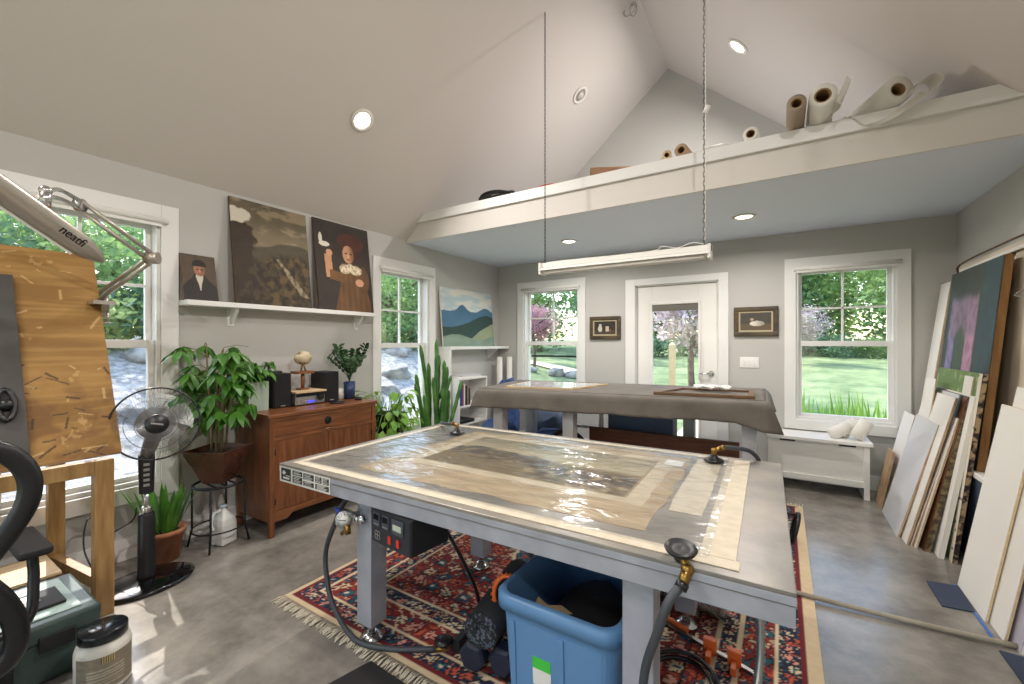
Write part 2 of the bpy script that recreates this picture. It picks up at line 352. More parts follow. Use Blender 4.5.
t = MB(); t.cyl((s1 - .06, y0 - .05, 1.0), (s1 - .06, y0, 1.0), .012).cyl((s1 - .06, y0 - .05, 1.0), (s1 - .17, y0 - .055, 1.0), .009).lathe([(.028, 0), (.028, .012), (.02, .014)], (s1 - .06, y0, 1.0), axis=(0, -1, 0)); t.build('door_handle', M['chrome'], ds)
# switches
t = MB(); t.box(-.369, -.198, YB - .008, YB, 1.076, 1.184)
sw = t.build('light_switch', M['white'], bevel=.003, label='white triple light switch plate on the wall right of the door', cat='light switch')
for i in range(3): MB().box(-.345 + i * .046, -.317 + i * .046 , YB - .014, YB - .008, 1.1, 1.16).build('rocker', M['trim'], sw, bevel=.002)
for y, z in ((1.63, .32),):
    t = MB(); t.box(XL, XL + .008, y, y + .07, z, z + .115)
# floor joint cover strip right of table
# recessed downlights
def downlight(label, c, nrm, power=1.0, lit=True, aim=None):
    nrm = Vector(nrm).normalized(); c = Vector(c); r = thing('recessed_light', label, 'ceiling light', c, group=None)
    MB().lathe([(.062, .0), (.066, .012), (.088, .010), (.09, 0)], c, 32, axis=nrm).build('trim_ring', M['can'], r)
    if lit:
        MB().lathe([(1e-6, .006), (.05, .005), (.063, .003)], c, 32, axis=nrm).build('lens', M['bulb'], r)
        d = bpy.data.lights.new('downlight_lamp', 'AREA'); d.shape = 'DISK'; d.size = .11; d.energy = CAN_POWER * power; d.color = (1, .945, .895); d.spread = math.radians(165)
        o = bpy.data.objects.new('downlight_lamp', d); COL.objects.link(o); o.parent = r; o.location = nrm * .02; o.rotation_euler = nrm.to_track_quat('Z', 'Y').to_euler()
        o.rotation_euler = (-nrm).to_track_quat('-Z', 'Y').to_euler() if False else (nrm).to_track_quat('-Z', 'Y').to_euler()
    else:
        MB().lathe([(1e-6, .002), (.063, .004)], c, 32, axis=nrm).lathe([(1e-6, .03), (.03, .02), (.045, .004)], c, 24, axis=nrm, m=1).build('gimbal_lens', [mat('unlit_can', (150, 145, 138), .5), mat('unlit_lens', (196, 192, 184), .3)], r)
nL = Vector((SL, 0, -1)).normalized(); nR = Vector((-SL, 0, -1)).normalized()
def onL(x, y): return Vector((x, y, ZC + (x - XL) * SL)) + nL * .001
def onR(x, y): return Vector((x, y, ZC + (XR - x) * SL)) + nR * .001
downlight('lit round recessed light on the left ceiling slope nearest the paintings', onL(-2.709, 2.126), nL, 1.0)
downlight('unlit round recessed light on the left ceiling slope above the loft lip', onL(-1.743, 4.04), nL, lit=False)
downlight('lit round recessed light high on the right ceiling slope above the paper rolls', onR(-.303, 3.919), nR, .8)
downlight('lit recessed light in the flat low ceiling, left of the hanging fixture cable', (-1.903, 4.12, 2.409), (0, 0, -1), .55)
downlight('lit recessed light in the flat low ceiling right of the door', (-.273, 4.114, 2.409), (0, 0, -1), .55)
downlight('lit round recessed light in the left ceiling slope, behind the viewpoint', onL(-2.6, -.6), nL, 1.2)
downlight('lit round recessed light in the right ceiling slope, over the leaning white panels', onR(.35, 1.3), nR, 1.0)
downlight('lit round recessed light in the right ceiling slope, behind the viewpoint', onR(.35, -1.4), nR, 1.2)
# wire loop of an old fixture near the ridge
p = onL(-1.155, 3.798); t = MB()
t.tube([p + Vector((math.cos(a) * .05, -.02 + math.sin(a) * .03, -.06 + math.sin(a) * .07)) for a in [i * PI / 8 for i in range(17)]], .004, 6)
t.tube([p + Vector((.03 + math.cos(a) * .03, 0, -.05 + math.sin(a) * .06)) for a in [i * PI / 8 for i in range(17)]], .004, 6)
t.build('wire_hook', M['silver'], label='small looped wire hanging from the ceiling slope near the ridge', cat='wire')
# ---------------------------------------------------------------- outdoors
def ground_z(x, y):
    z = -.12
    if y > 5: z += sm(6, 30, y) * 1.0 + .008 * (y - 5)
    if x < -4: z += (sm(-4.2, -9.5, x) * 1.25 + sm(-9, -22, x) * .7) * (1 - .75 * sm(7, 16, y))
    return z + .05 * math.sin(x * .7 + y * .4)
g = MB(); n = 70; gx = [-45 + i * (75 / n) for i in range(n + 1)]; gy = [-12 + i * (72 / n) for i in range(n + 1)]
vs = [(x, y, ground_z(x, y) if not (XL - .2 < x < XR + .2 and YR - .2 < y < YB + .2) else -.3) for y in gy for x in gx]
g.add(vs, [(j * (n + 1) + i, j * (n + 1) + i + 1, (j + 1) * (n + 1) + i + 1, (j + 1) * (n + 1) + i) for j in range(n) for i in range(n)], smooth=True)
M['lawn'] = mat('lawn_grass', (88, 110, 70), .9, c2=(148, 162, 114), scale=1.2, detail=8, bump=.8, bscale=25)
g.build('ground_lawn', M['lawn'], kind='structure', base=False)
rnd = random.Random(4)
def crown_mesh(mb, rx, ry, rz, n, ls, seed, c=(0, 0, 0)):
    R_ = random.Random(seed); c = Vector(c)
    clumps = [(Vector((R_.uniform(-1, 1), R_.uniform(-1, 1), R_.uniform(-1, 1))).normalized() * R_.uniform(.35, .95)) for _ in range(26)]
    for i in range(n):
        k = clumps[i % 26]; d = Vector((R_.gauss(0, .2), R_.gauss(0, .2), R_.gauss(0, .16))); p = k + d
        if p.length > 1.15: p = p.normalized() * 1.1
        p = c + Vector((p.x * rx, p.y * ry, p.z * rz))
        a = Vector((R_.gauss(0, 1), R_.gauss(0, 1), R_.gauss(0, .7))).normalized(); b = a.orthogonal().normalized(); b = (b * math.cos(i) + a.cross(b) * math.sin(i)); s = ls * R_.uniform(.6, 1.3)
        mb.add([p - a * s, p + b * s * .45, p + a * s, p - b * s * .45], [(0, 1, 2, 3)])
def trunk(mb, h, r, seed, n=5, spread=1.2):
    R_ = random.Random(seed)
    mb.tube(spline([(0, 0, -.3), (R_.uniform(-.1, .1), 0, h * .4), (R_.uniform(-.2, .2), R_.uniform(-.2, .2), h)], 5), [r * (1 - .05 * i) for i in range(11)], 8)
    for k in range(n):
        a = R_.uniform(0, 2 * PI); z = h * R_.uniform(.45, .95); e = Vector((math.cos(a) * spread, math.sin(a) * spread, z + R_.uniform(.3, 1.2)))
        mb.tube(spline([(0, 0, z), (e.x * .5, e.y * .5, z + .25), e], 4), [r * .45 * (1 - .09 * i) for i in range(9)], 6)
LM = {'g': leafmat('tree_leaf_green', (88, 132, 76), (160, 188, 120), scale=.8, trans=.45), 'y': leafmat('tree_leaf_yellow_green', (138, 170, 92), (200, 214, 142), scale=.8, trans=.5),
      'd': leafmat('evergreen_leaf', (66, 106, 80), (118, 152, 112), scale=.8, trans=.35), 'r': leafmat('maple_leaf_pink', (150, 104, 118), (204, 164, 172), scale=1, trans=.45), 'w': leafmat('blossom_pale', (150, 130, 120), (214, 204, 214), scale=3, trans=.4)}
M['bark'] = mat('tree_bark', (86, 74, 64), .9, c2=(120, 106, 92), scale=8, stretch=(4, 4, 1), bump=.6, bscale=12)
CR = {}
for key, (rx, rz, n, ls) in {'A': (1.7, 2.0, 4600, .10), 'B': (1.3, 1.1, 2900, .08), 'C': (.75, .5, 1800, .055)}.items():
    mb = MB(); crown_mesh(mb, rx, rx, rz, n, ls, ord(key)); CR[key] = mb
def tree(label, x, y, key, lm, scale=1, h=2.6, cat='tree', group=None, name='tree', rz=0):
    z = ground_z(x, y); r = thing(name, label, cat, (x, y, z), rotz=rz, group=group, local=True)
    nm = 'crown_' + key + lm
    if nm not in CR:
        mb = MB(); mb.v = CR[key].v; mb.f = CR[key].f; mb.m = CR[key].m; mb.s = CR[key].s; o = mb.build('crown', LM[lm], r); CR[nm] = o
    else:
        o = CR[nm].copy(); COL.objects.link(o); o.parent = r
    o.location = (0, 0, h * scale); o.scale = (scale,) * 3
    if cat == 'tree':
        t = MB(); trunk(t, h * scale, .1 * scale, int(x * 10)); t.build('trunk', M['bark'], r)
    return r
# beyond the back wall: tall green trees and shrubs at the head of the lawn
def bank(x0, x1, y0, y1, n, name, m_):
    mb = MB(); vs = [(x0 + (x1 - x0) * i / n, y0 + (y1 - y0) * j / n, 0) for j in range(n + 1) for i in range(n + 1)]
    vs = [(x, y, ground_z(x, y) + .06 + .09 * (nz(x * 1.3, y * 1.3) - .5)) for x, y, _ in vs]
    mb.add(vs, [(j * (n + 1) + i, j * (n + 1) + i + 1, (j + 1) * (n + 1) + i + 1, (j + 1) * (n + 1) + i) for j in range(n) for i in range(n)], smooth=True)
    return mb.build(name, m_, kind='structure', base=False)
bank(-16, -5.2, -8, 9.6, 60, 'ground_bank', mat('leaf_litter_and_gravel', (128, 126, 120), .95, c2=(196, 192, 186), scale=9, detail=12, thr=(.38, .62), bump=.5, bscale=18))
T = [(-.6, 24.5, 'A', 'd', 1.45, 'dark evergreen at the head of the lawn, just left of the right-hand window view'), (1.15, 25, 'A', 'g', 1.35, 'broad green tree at the head of the lawn, left half of the right-hand window'),
     (4.3, 24, 'A', 'g', 1.5, 'dense green bushy tree at the head of the lawn, right half of the right-hand window'), (8.2, 26, 'A', 'd', 1.9, 'dark green tree at the far right end of the lawn'),
     (-10.4, 19, 'A', 'g', 1.5, 'green tree beyond the stony bank, right half of the small back window'), (-13.6, 20, 'A', 'y', 1.6, 'light green tree beyond the stony bank, left half of the small back window'),
     (2.9, 31, 'A', 'y', 2.1, 'pale yellow-green tree rising behind the others over the lawn'), (-6.6, 27, 'A', 'g', 1.8, 'tall tree behind the lawn seen through the door glass'), (-2.6, 30, 'A', 'y', 2.0, 'light tree far behind the lawn right of the door'), (7.4, 34, 'A', 'g', 2.2, 'tallest green tree far behind the right-hand window'), (-11, 30, 'A', 'd', 2.2, 'tall dark tree far behind the small back window')]
for x, y, k, m_, s, lb in T: tree(lb, x, y, k, m_, s, 2.15, rz=x)
tree('pink-leaved maple growing near the small back window', -6.9, 12.2, 'B', 'r', .62, 2.6, rz=1)
tree('second pink maple farther up the bank from the small back window', -8.6, 14.6, 'B', 'r', .6, 3.0, rz=2)
tree('pale blossoming tree overhanging the path outside the door', -1.8, 11.0, 'B', 'w', .95, 2.2, rz=.4)
tree('pale purple-grey shrub tree at the lawn edge, left in the right-hand window', .5, 18.5, 'B', 'w', .75, 2.0, rz=.4)
for i, (x, y, m_, s) in enumerate(((.4, 22.3, 'd', 1.2), (1.9, 22.3, 'd', 1.3), (3.3, 22.3, 'g', 1.2), (4.8, 22.5, 'd', 1.3), (-1.6, 21.8, 'g', 1.2), (-3.6, 21.6, 'd', 1.4), (-5.4, 20.8, 'd', 1.4), (-7.2, 19.8, 'g', 1.4))):
    tree('rounded green shrub in the hedge at the top of the lawn', x, y, 'C', m_, s, .3, 'shrub', 'hedge shrubs at the top of the lawn', 'shrub', rz=i)
for i, (x, y, k, m_, s, h, lb) in enumerate(((-10.4, 2.6, 'B', 'g', 1.1, 1.5, 'leafy green tree on the bank, right side of the drawing-board window'), (-11.2, .6, 'B', 'd', 1.2, 1.7, 'darker green tree on the bank, left side of the drawing-board window'), (-13.4, 4.6, 'B', 'y', 1.3, 1.5, 'light green tree on the bank between the two left windows'),
        (-9.6, 8.6, 'B', 'g', 1.05, 1.6, 'green tree on the bank filling the top of the plant window'), (-11.2, 11.0, 'B', 'd', 1.2, 1.8, 'dark tree on the bank at the right of the plant window'), (-17, 2.0, 'A', 'g', 1.1, 1.8, 'tall tree far up the bank behind the drawing-board window'), (-16, 13, 'A', 'y', 1.1, 1.8, 'tall tree far up the bank behind the plant window'), (-17, 6, 'A', 'd', 1.1, 1.8, 'tall dark tree far up the bank, between the left windows'), (-11.5, -4.5, 'B', 'g', 1.5, 2, 'green tree on the bank outside the rear left window'))):
    tree(lb, x, y, k, m_, s, h, rz=i)
for i, (x, y, m_, sc_) in enumerate(((-9.2, 1.0, 'g', 1.0), (-9.4, 2.2, 'y', .9), (-9.1, 3.3, 'd', 1.0), (-9.6, -.2, 'd', 1.0), (-9.2, 8.2, 'g', .9), (-9.5, 9.4, 'd', 1.0), (-9.0, 10.6, 'y', .9), (-9.8, 5.4, 'g', 1.0))):
    tree('leafy shrub along the top of the stony bank left of the house', x, y, 'C', m_, sc_ * 1.5, .35, 'shrub', 'shrubs along the stony bank', 'shrub', rz=i)
M['rock'] = mat('pale_rock', (120, 117, 112), .9, c2=(176, 171, 164), scale=3, bump=.8, bscale=4)
def rock(mb, c, r, seed):
    R_ = random.Random(seed); vs = []; n, k = 14, 9
    for i in range(k + 1):
        for j in range(n):
            ph = PI * i / k; th = 2 * PI * j / n; d = Vector((math.sin(ph) * math.cos(th), math.sin(ph) * math.sin(th), math.cos(ph) * .62)); vs.append(Vector(c) + d * r * (.78 + .45 * noise.noise(d * 1.7 + Vector((seed, 0, 0)))))
    mb.add(vs, [(i * n + j, i * n + (j + 1) % n, (i + 1) * n + (j + 1) % n, (i + 1) * n + j) for i in range(k) for j in range(n)], smooth=True)
proto = None; q = 0
for (xa, ya, xb, yb, n, rr) in ((-6.2, -1.2, -6.4, 9.0, 16, .26), (-7.0, -1, -7.2, 9, 12, .33), (-8.2, -1.0, -8.4, 10, 10, .33), (-6.8, 9.6, -4.6, 10.4, 6, .26), (-8, 11, -5.2, 12.4, 6, .3)):
    for i in range(n):
        t_ = (i + rnd.uniform(-.25, .25)) / n; x = xa + (xb - xa) * t_ + rnd.uniform(-.2, .2); y = ya + (yb - ya) * t_
        if proto is None:
            mb = MB(); rock(mb, (0, 0, 0), .5, 3); proto = mb.build('boulder', M['rock'], base=False); o = proto
        else: o = proto.copy(); COL.objects.link(o)
        s = rr / .5 * rnd.uniform(.75, 1.25); o.location = (x, y, ground_z(x, y) + .12 * s); o.scale = (s * rnd.uniform(.8, 1.3), s * rnd.uniform(.9, 1.4), s * .9); o.rotation_euler = (0, 0, rnd.uniform(0, 6))
        tag(o, 'pale grey boulder in the rocky bank outside the left-hand windows', 'boulder', 'boulders in the rocky bank'); q += 1
# path outside the door, wooden post
pm = mat('pale_gravel', (206, 190, 160), .9, c2=(224, 210, 184), scale=9)
def strip(pts, w, name, m_):
    mb = MB(); P = spline([(x, y, 0) for x, y in pts], 8); vs = []
    for i, p in enumerate(P):
        d = (P[min(i + 1, len(P) - 1)] - P[max(i - 1, 0)]).normalized(); n_ = Vector((-d.y, d.x, 0))
        for s_ in (-1, 1): e = p + n_ * w * s_; vs.append((e.x, e.y, ground_z(e.x, e.y) + .05))
    mb.add(vs, [(2 * i, 2 * i + 1, 2 * i + 3, 2 * i + 2) for i in range(len(P) - 1)], smooth=True); return mb.build(name, m_, kind='structure', base=False)
strip([(-9, 14.5), (-5, 12.6), (-2.9, 11.2), (-1.5, 9.6), (-.9, 8), (-.8, 5.3)], .5, 'ground_path', pm)
z0 = ground_z(-2.0, 9.6)
MB().box(-2.06, -1.94, 9.54, 9.66, z0, z0 + 1.25).lathe([(.09, 0), (.09, .03), (.001, .09)], (-2.0, 9.6, z0 + 1.25), 4, rot=PI / 4, smooth=False).build('garden_post', M['pale'], label='square pale wooden post beside the garden path outside the door', cat='post')
# low grassy plants right under the right-hand window
for i in range(9):
    x = -.1 + i * .15; y = 5.62 + (i % 3) * .14; z = ground_z(x, y); mb = MB(); hh = .80 + rnd.uniform(-.08, .1)
    for k in range(70):
        a = rnd.uniform(0, 2 * PI); mb.leaf((x + math.cos(a) * .03, y + math.sin(a) * .03, z), (math.cos(a) * rnd.uniform(.2, 1.1), math.sin(a) * .8, 1), (math.cos(a), math.sin(a), .2), hh * rnd.uniform(.4, 1.05), .045, .45)
    mb.build('border_plant', M['greenl'], label='strappy green border plant just outside the right-hand window', cat='plant', group='border plants under the right-hand window')
# ================================================================= BIG OBJECTS
# ---- vacuum table in the foreground
TU, TV, TZ = 2.08, 1.24, .75
T1 = thing('vacuum_table', 'large metal vacuum table in the foreground with a painting taped flat on it', 'table', (-2.05, 1.13, 0), rotz=.026, local=True)
T1M = Matrix.Translation((-2.05, 1.13, 0)) @ Matrix.Rotation(.026, 4, 'Z')
def tw(u, v, z=TZ): return T1M @ Vector((u, v, z))
MB().box(0, TU, 0, TV, TZ - .012, TZ).build('table_plate', M['tabletop'], T1, bevel=.002)
t = MB(); t.box(.002, TU - .002, .002, TV - .002, TZ - .086, TZ - .036).box(.006, TU - .006, .006, TV - .006, TZ - .036, TZ - .033).box(0, TU, 0, TV, TZ - .033, TZ - .012)
t.build('apron', M['metal'], T1, bevel=.002)
MB().box(-.0005, TU + .0005, -.0008, TV, TZ - .0355, TZ - .0335).build('edge_seam', M['silver'], T1)
def lab(u, v): # specification labels on the front edge
    k = (39, 39, 38)
    for x0, x1, y0, y1 in LAB:
        if x0 < u < x1 and y0 < v < y1:
            a, b = (u - x0) / (x1 - x0), (v - y0) / (y1 - y0)
            if (x0, y0) == (.03, .1):
                return (215, 215, 212) if abs(a - .3) + abs(b - .62) < .2 or (.15 < b < .3 and .2 < a < .85) or (.38 < b < .44 and .5 < a < .9) else k
            return (190, 190, 186) if (int(b * 9) % 2 == 1 and .1 < a < .86 - .3 * ((int(b * 9) * 7) % 3) / 3) else k
    return (216, 214, 208)
LAB = [(.03, .235, .1, .92), (.27, .47, .62, .92), (.27, .47, .1, .56), (.49, .7, .5, .92), (.49, .7, .1, .42), (.725, .845, .52, .92), (.86, .975, .52, .92), (.725, .975, .1, .45)]
painted(lab, (.008, -.0018, TZ - .082), (.38, 0, 0), (0, 0, .072), 150, 40).build('specification_label', M['paint'], T1, label='black and white printed label strip')
for i, (u, v) in enumerate(((.50, .13), (1.70, .10), (.57, .88), (1.695, .95))):
    l_ = MB().box(u - .045, u + .045, v - .045, v + .045, .085, TZ - .086).build('leg', M['metal'], T1, bevel=.004)
    f_ = MB().cyl((u, v, .03), (u, v, .09), .014).lathe([(.052, 0), (.052, .008), (.02, .03)], (u, v, .0105)).box(u - .042, u + .042, v - .042, v + .042, .08, .086)
    f_.build('levelling_foot', M['chrome'], l_)
for a_ in (.62, 1.55): MB().box(a_, a_ + .04, .18, .83, TZ - .13, TZ - .0865).build('under_rail', M['metal'], T1)
for (a, b, c_, d) in ((.05, 1.96, .035, .085), (.05, .095, .087, 1.15), (1.86, 1.95, .087, 1.19), (.05, 1.855, 1.155, 1.195)):
    MB().box(a, b, c_, d, TZ + .0005, TZ + .0028).build('tape_strip', M['tape'], T1, label='cream masking tape strip')
# buff paper, painting, film lying on the table
def strip_tone(): return mat('pale_buff_paper', (186, 170, 142), .6, c2=(200, 186, 160), scale=8)
def ontable(name, u0, u1, v0, v1, z, th, m_, label, cat, jag=0, seed=1):
    R_ = random.Random(seed); pts = []; n = 14
    for (a, b) in (((u0, v0), (u1, v0)), ((u1, v0), (u1, v1)), ((u1, v1), (u0, v1)), ((u0, v1), (u0, v0))):
        for i in range(n): t_ = i / n; pts.append((a[0] + (b[0] - a[0]) * t_ + R_.uniform(-jag, jag), a[1] + (b[1] - a[1]) * t_ + R_.uniform(-jag, jag)))
    o = MB().prism(pts, z, z + th, 'xy').xf(T1M).build(name, m_, base=True); return tag(o, label, cat)
ontable('backing_paper', .38, 1.70, .15, 1.10, TZ + .0004, .0008, M['kraft'], 'big buff paper sheet lying under the taped-down painting', 'paper', .012)
ontable('margin_paper', .47, 1.64, .345, 1.035, TZ + .0013, .0006, strip_tone(), 'pale buff paper margin directly around the flat battle painting', 'paper', .004, 6)
ontable('paper_sheet', 1.725, 1.835, .36, 1.11, TZ + .0004, .001, M['tape'], 'small plain buff paper strip between the painting and the right tape strip', 'paper', .003, 2)
ontable('tape_piece', 1.60, 1.68, .92, 1.02, TZ + .0034, .001, M['canvas'], 'small white tape scrap by the far right corner of the flat painting', 'tape', .003, 3)
def battle(u, v):
    n1 = nz(u * 5, v * 6, 1); n2 = nz(u * 16, v * 14, 2, 6); n3 = nz(u * 60, v * 50, 3)
    c_ = mixc((176, 166, 138), (118, 114, 94), sm(.6, 1, v) * .8 + .6 * (n1 - .4)); c_ = mixc(c_, (186, 172, 142), sm(.5, .68, nz(u * 3, v * 7, 9)) * .8)
    if v < .55: c_ = mixc(c_, mixc((128, 108, 74), (92, 76, 50), n1), sm(.55, .45, v))
    h = .40 + .10 * math.sin(u * 5.2 + .6) + .035 * math.sin(u * 17); k = 1 - min(1, abs(v - h) / .17)
    c_ = mixc(c_, mixc((44, 36, 28), (90, 60, 42), n3), sm(.40, .56, n2 + .22 * k - .12) * sm(0, .25, k))
    if u > .5: c_ = mixc(c_, (52, 42, 34), sm(.5, .6, n2) * sm(.48, .25, v) * sm(.5, .65, u)); c_ = mixc(c_, (176, 162, 136), sm(.44, .36, n2) * sm(.5, .3, v) * .8)
    c_ = mixc(c_, (52, 50, 36), .8 * sm(.03, .0, abs(v - .60 + u * .16) - .01 * n3) * sm(.02, .1, u) * sm(.6, .45, u))
    if u < .012 or u > .988 or v < .018 or v > .982: c_ = (160, 142, 110)
    c_ = mixc(c_, (120, 108, 84), .2 * n3); return (c_[0] * .97, c_[1] * .96, c_[2] * .93)
mb = MB(); painted(battle, (.53, .41, TZ + .0022), (1.04, -.015, 0), (0, .57, 0), 150, 90, mb)
mb.xf(T1M); o = mb.build('unframed_painting', M['paint'], label='old brown battle landscape painting lying unframed on the metal table', cat='painting')
mb = MB(); nu, nv = 90, 50
vs = [(.085 + 1.80 * i / nu, .065 + 1.10 * j / nv, TZ + .0045 + .0035 * max(0, nz(i * .16, j * .35, 7) - .4) * (1.5 - i / nu) * (0 if i in (0, nu) or j in (0, nv) else 1) * 6) for j in range(nv + 1) for i in range(nu + 1)]
mb.add(vs, [(j * (nu + 1) + i, j * (nu + 1) + i + 1, (j + 1) * (nu + 1) + i + 1, (j + 1) * (nu + 1) + i) for j in range(nv) for i in range(nu)], smooth=True).xf(T1M)
mb.build('plastic_film', M['film'], label='clear wrinkled plastic film taped over the painting on the metal table', cat='plastic sheet')
# vacuum couplings
def coupling(name, label, u, v, hose, tilt=(0, 0, 1), elbow=(-1, .3, 0), z=None):
    z = TZ + .008 if z is None else z; c_ = tw(u, v, z); r = thing(name, label, 'vacuum fitting', c_)
    MB().lathe([(.001, 0), (.044, .0), (.047, .004), (.04, .011), (.02, .018), (.016, .03), (.001, .031)], c_, 28, axis=tilt).build('suction_disc', M['black'], r)
    a = Vector(tilt).normalized(); e = Vector(elbow).normalized(); q = c_ + a * .028
    MB().cyl(q, q + a * .02, .011).ball(q + a * .022, .014).cyl(q + a * .022, q + a * .022 + e * .035, .0115, n=6).cyl(q + a * .022 + e * .035, q + a * .022 + e * .05, .014, n=6).build('brass_elbow', M['brass'], r)
    s0 = q + a * .022 + e * .048
    if hose: MB().tube(spline([s0] + hose, 8), .0105, 10).build('hose', M['rubber'], r)
    return r
coupling('vacuum_coupling', 'brass and black vacuum coupling at the far left corner of the metal table', .335, .95, [tw(.25, 1.0, TZ + .05), tw(.14, 1.05, TZ + .035), tw(.06, 1.12, TZ + .02)], elbow=(-1, .3, .1))
coupling('vacuum_coupling', 'brass and black vacuum coupling at the far right corner of the metal table', 1.80, 1.09, [tw(1.88, 1.14, TZ + .07), tw(1.95, 1.2, TZ + .05), tw(1.99, 1.27, TZ - .02), tw(1.98, 1.29, TZ - .12)], elbow=(.6, .3, .25))
k3 = Vector((-.226, 1.19, .787)); ka = Vector((.03, -.14, 1)).normalized(); r = thing('vacuum_coupling', 'tilted black disc coupling with brass elbow on the near right edge of the table', 'vacuum fitting', k3)
MB().lathe([(.001, .001), (.02, -.002), (.040, .004), (.042, .0), (.038, -.008), (.018, -.014), (.001, -.015)], k3, 32, axis=ka).build('suction_disc', M['black'], r)
e1 = k3 - ka * .045 + Vector((.020, -.022, 0)); e2 = e1 + Vector((-.006, -.028, -.024))
MB().cyl(k3 - ka * .012, e1, .012, n=8).ball(e1, .017).cyl(e1, e2, .014, n=6).build('brass_elbow', M['brass'], r)
MB().cyl(k3 - ka * .02, k3 - ka * .03, .019).cyl(e2, e2 + Vector((-.004, -.01, -.01)), .016).build('black_collar', M['black'], r)
MB().tube(spline([e2, (-.24, 1.105, .68), (-.265, 1.10, .60), (-.300, 1.115, .48), (-.312, 1.13, .34), (-.31, 1.17, .2), (-.30, 1.25, .08), (-.26, 1.36, .02)], 8), .0115, 10).build('hose', M['rubber'], r)
# gauge, regulator and hose at the left leg
g0 = Vector((-1.60, 1.165, .562)); r = thing('vacuum_gauge', 'round white pressure gauge with a grey hose at the left front table leg', 'gauge', g0)
ax = (Vector((0, 0, 1.33)) - g0); ax.z = 0; ax = (ax.normalized() + Vector((-.25, 0, 0))).normalized()
MB().lathe([(.034, -.03), (.040, -.028), (.040, 0), (.036, .002)], g0, 28, axis=ax).build('gauge_case', M['chrome'], r)
fc = MB().lathe([(.001, .004), (.034, .003)], g0, 28, axis=ax).build('gauge_face', mat('dial_white', (240, 240, 236), .3), r)
sd = ax.cross(Vector((0, 0, 1))).normalized(); t = MB()
for i in range(11):
    a = math.radians(-220 + i * 26); d = sd * math.cos(a) + Vector((0, 0, 1)) * math.sin(a) * -1; t.cyl(g0 + ax * .0045 + d * .025, g0 + ax * .0045 + d * .032, .0011, n=4)
t.cyl(g0 + ax * .005 - sd * .006, g0 + ax * .005 + sd * .022 + Vector((0, 0, .004)), .0016, n=4); t.build('needle_and_ticks', M['black'], fc)
t = MB().cyl(g0 - ax * .03, g0 - ax * .03 + Vector((.05, .03, .01)), .02).ball(g0 + Vector((.055, .05, 0)), .022).cyl(g0 + Vector((.03, .03, .0)), (-1.56, 1.22, .562), .012); t.build('regulator', M['chrome'], r)
MB().cyl(g0 + Vector((.01, .01, -.035)), g0 + Vector((-.02, .0, -.065)), .008).cyl(g0 + Vector((.005, .01, -.02)), g0 + Vector((.012, .01, -.06)), .013).build('brass_valve', M['brass'], r)
MB().tube(spline([(-1.62, 1.21, .66), (-1.68, 1.215, .60), (-1.72, 1.215, .53), (-1.83, 1.235, .36), (-1.82, 1.225, .25), (-1.74, 1.206, .13), (-1.58, 1.20, .035), (-1.42, 1.255, .02), (-1.25, 1.36, .02)], 8), .0115, 10).build('hose', M['rubber'], r)
MB().cyl((-1.69, 1.214, .575), (-1.70, 1.214, .56), .017).cyl((-1.712, 1.2, .58), (-1.67, 1.2, .565), .006).build('hose_clip', mat('blue_clip', (40, 70, 180), .4), r)
MB().cyl((-1.25, 1.36, .022), (-1.21, 1.385, .022), .012, n=6).cyl((-1.222, 1.378, .022), (-1.222, 1.378, .05), .009).build('brass_tip', M['brass'], r)
MB().lathe([(.03, 0), (.04, .006), (.04, .012), (.02, .022), (.01, .023)], (-1.222, 1.378, .048), 24).build('end_disc', M['black'], r)
# control box
r = thing('control_box', 'black control box with digital displays hanging under the left end of the table', 'control unit', (-1.42, 1.165, .52), rotz=-.1, local=True)
bw, bd, bh = .25, .19, .14
ang = math.radians(-28)
body = MB().box(0, bw, .0, bd, 0, bh); body.xf(Matrix.Rotation(ang * 0, 4, 'Z')).build('case', M['blackm'], r, bevel=.004)
MB().box(.004, bw - .004, -.004, 0, .004, bh - .004).build('front_panel', mat('charcoal_panel', (38, 40, 48), .4), r, bevel=.001)
dm = mat('display_grey', (70, 74, 84), .3); dl = mat('lcd_green_grey', (168, 178, 160), .3, emis=(168, 178, 160), es=.15); redm = mat('red_rocker', (206, 50, 36), .35)
for x in (.02, .078):
    q = MB().box(x, x + .042, -.009, -.004, .072, .126).build('temperature_display', dm, r, bevel=.002)
    MB().box(x + .005, x + .037, -.0105, -.009, .098, .12).build('readout', M['screen'], q)
    for k in range(3): MB().box(x + .006 + k * .011, x + .014 + k * .011, -.0105, -.009, .078, .084).build('key', M['silver'], q)
q = MB().box(.142, .21, -.009, -.004, .07, .126).build('counter_display', dm, r, bevel=.002, label='grey digital counter'); MB().box(.15, .2, -.0105, -.009, .086, .108).build('readout', dl, q)
for x in (.115, .168):
    q = MB().box(x, x + .018, -.009, -.004, .022, .052).build('power_switch', redm, r, bevel=.003)
t = MB()
for k in range(4):
    a = PI / 4 + k * PI / 2; cx_, cz_ = .043 + .0 + math.cos(a) * .011, .036 + math.sin(a) * .011
    t.tube([(cx_ + math.cos(b) * .009, -.0052, cz_ + math.sin(b) * .009) for b in [i * PI / 6 for i in range(12)]], .0014, 5, closed=True)
t.build('round_emblem', M['silver'], r)
# cable from the control box
MB().tube(spline([tw(.86, .20, .56), tw(.90, .26, .42), tw(.93, .33, .25), tw(.95, .36, .08), tw(.93, .42, .02)], 8), .008, 8).build('power_cable', M['black'], label='thick black cable hanging from the control box to the rug', cat='cable')
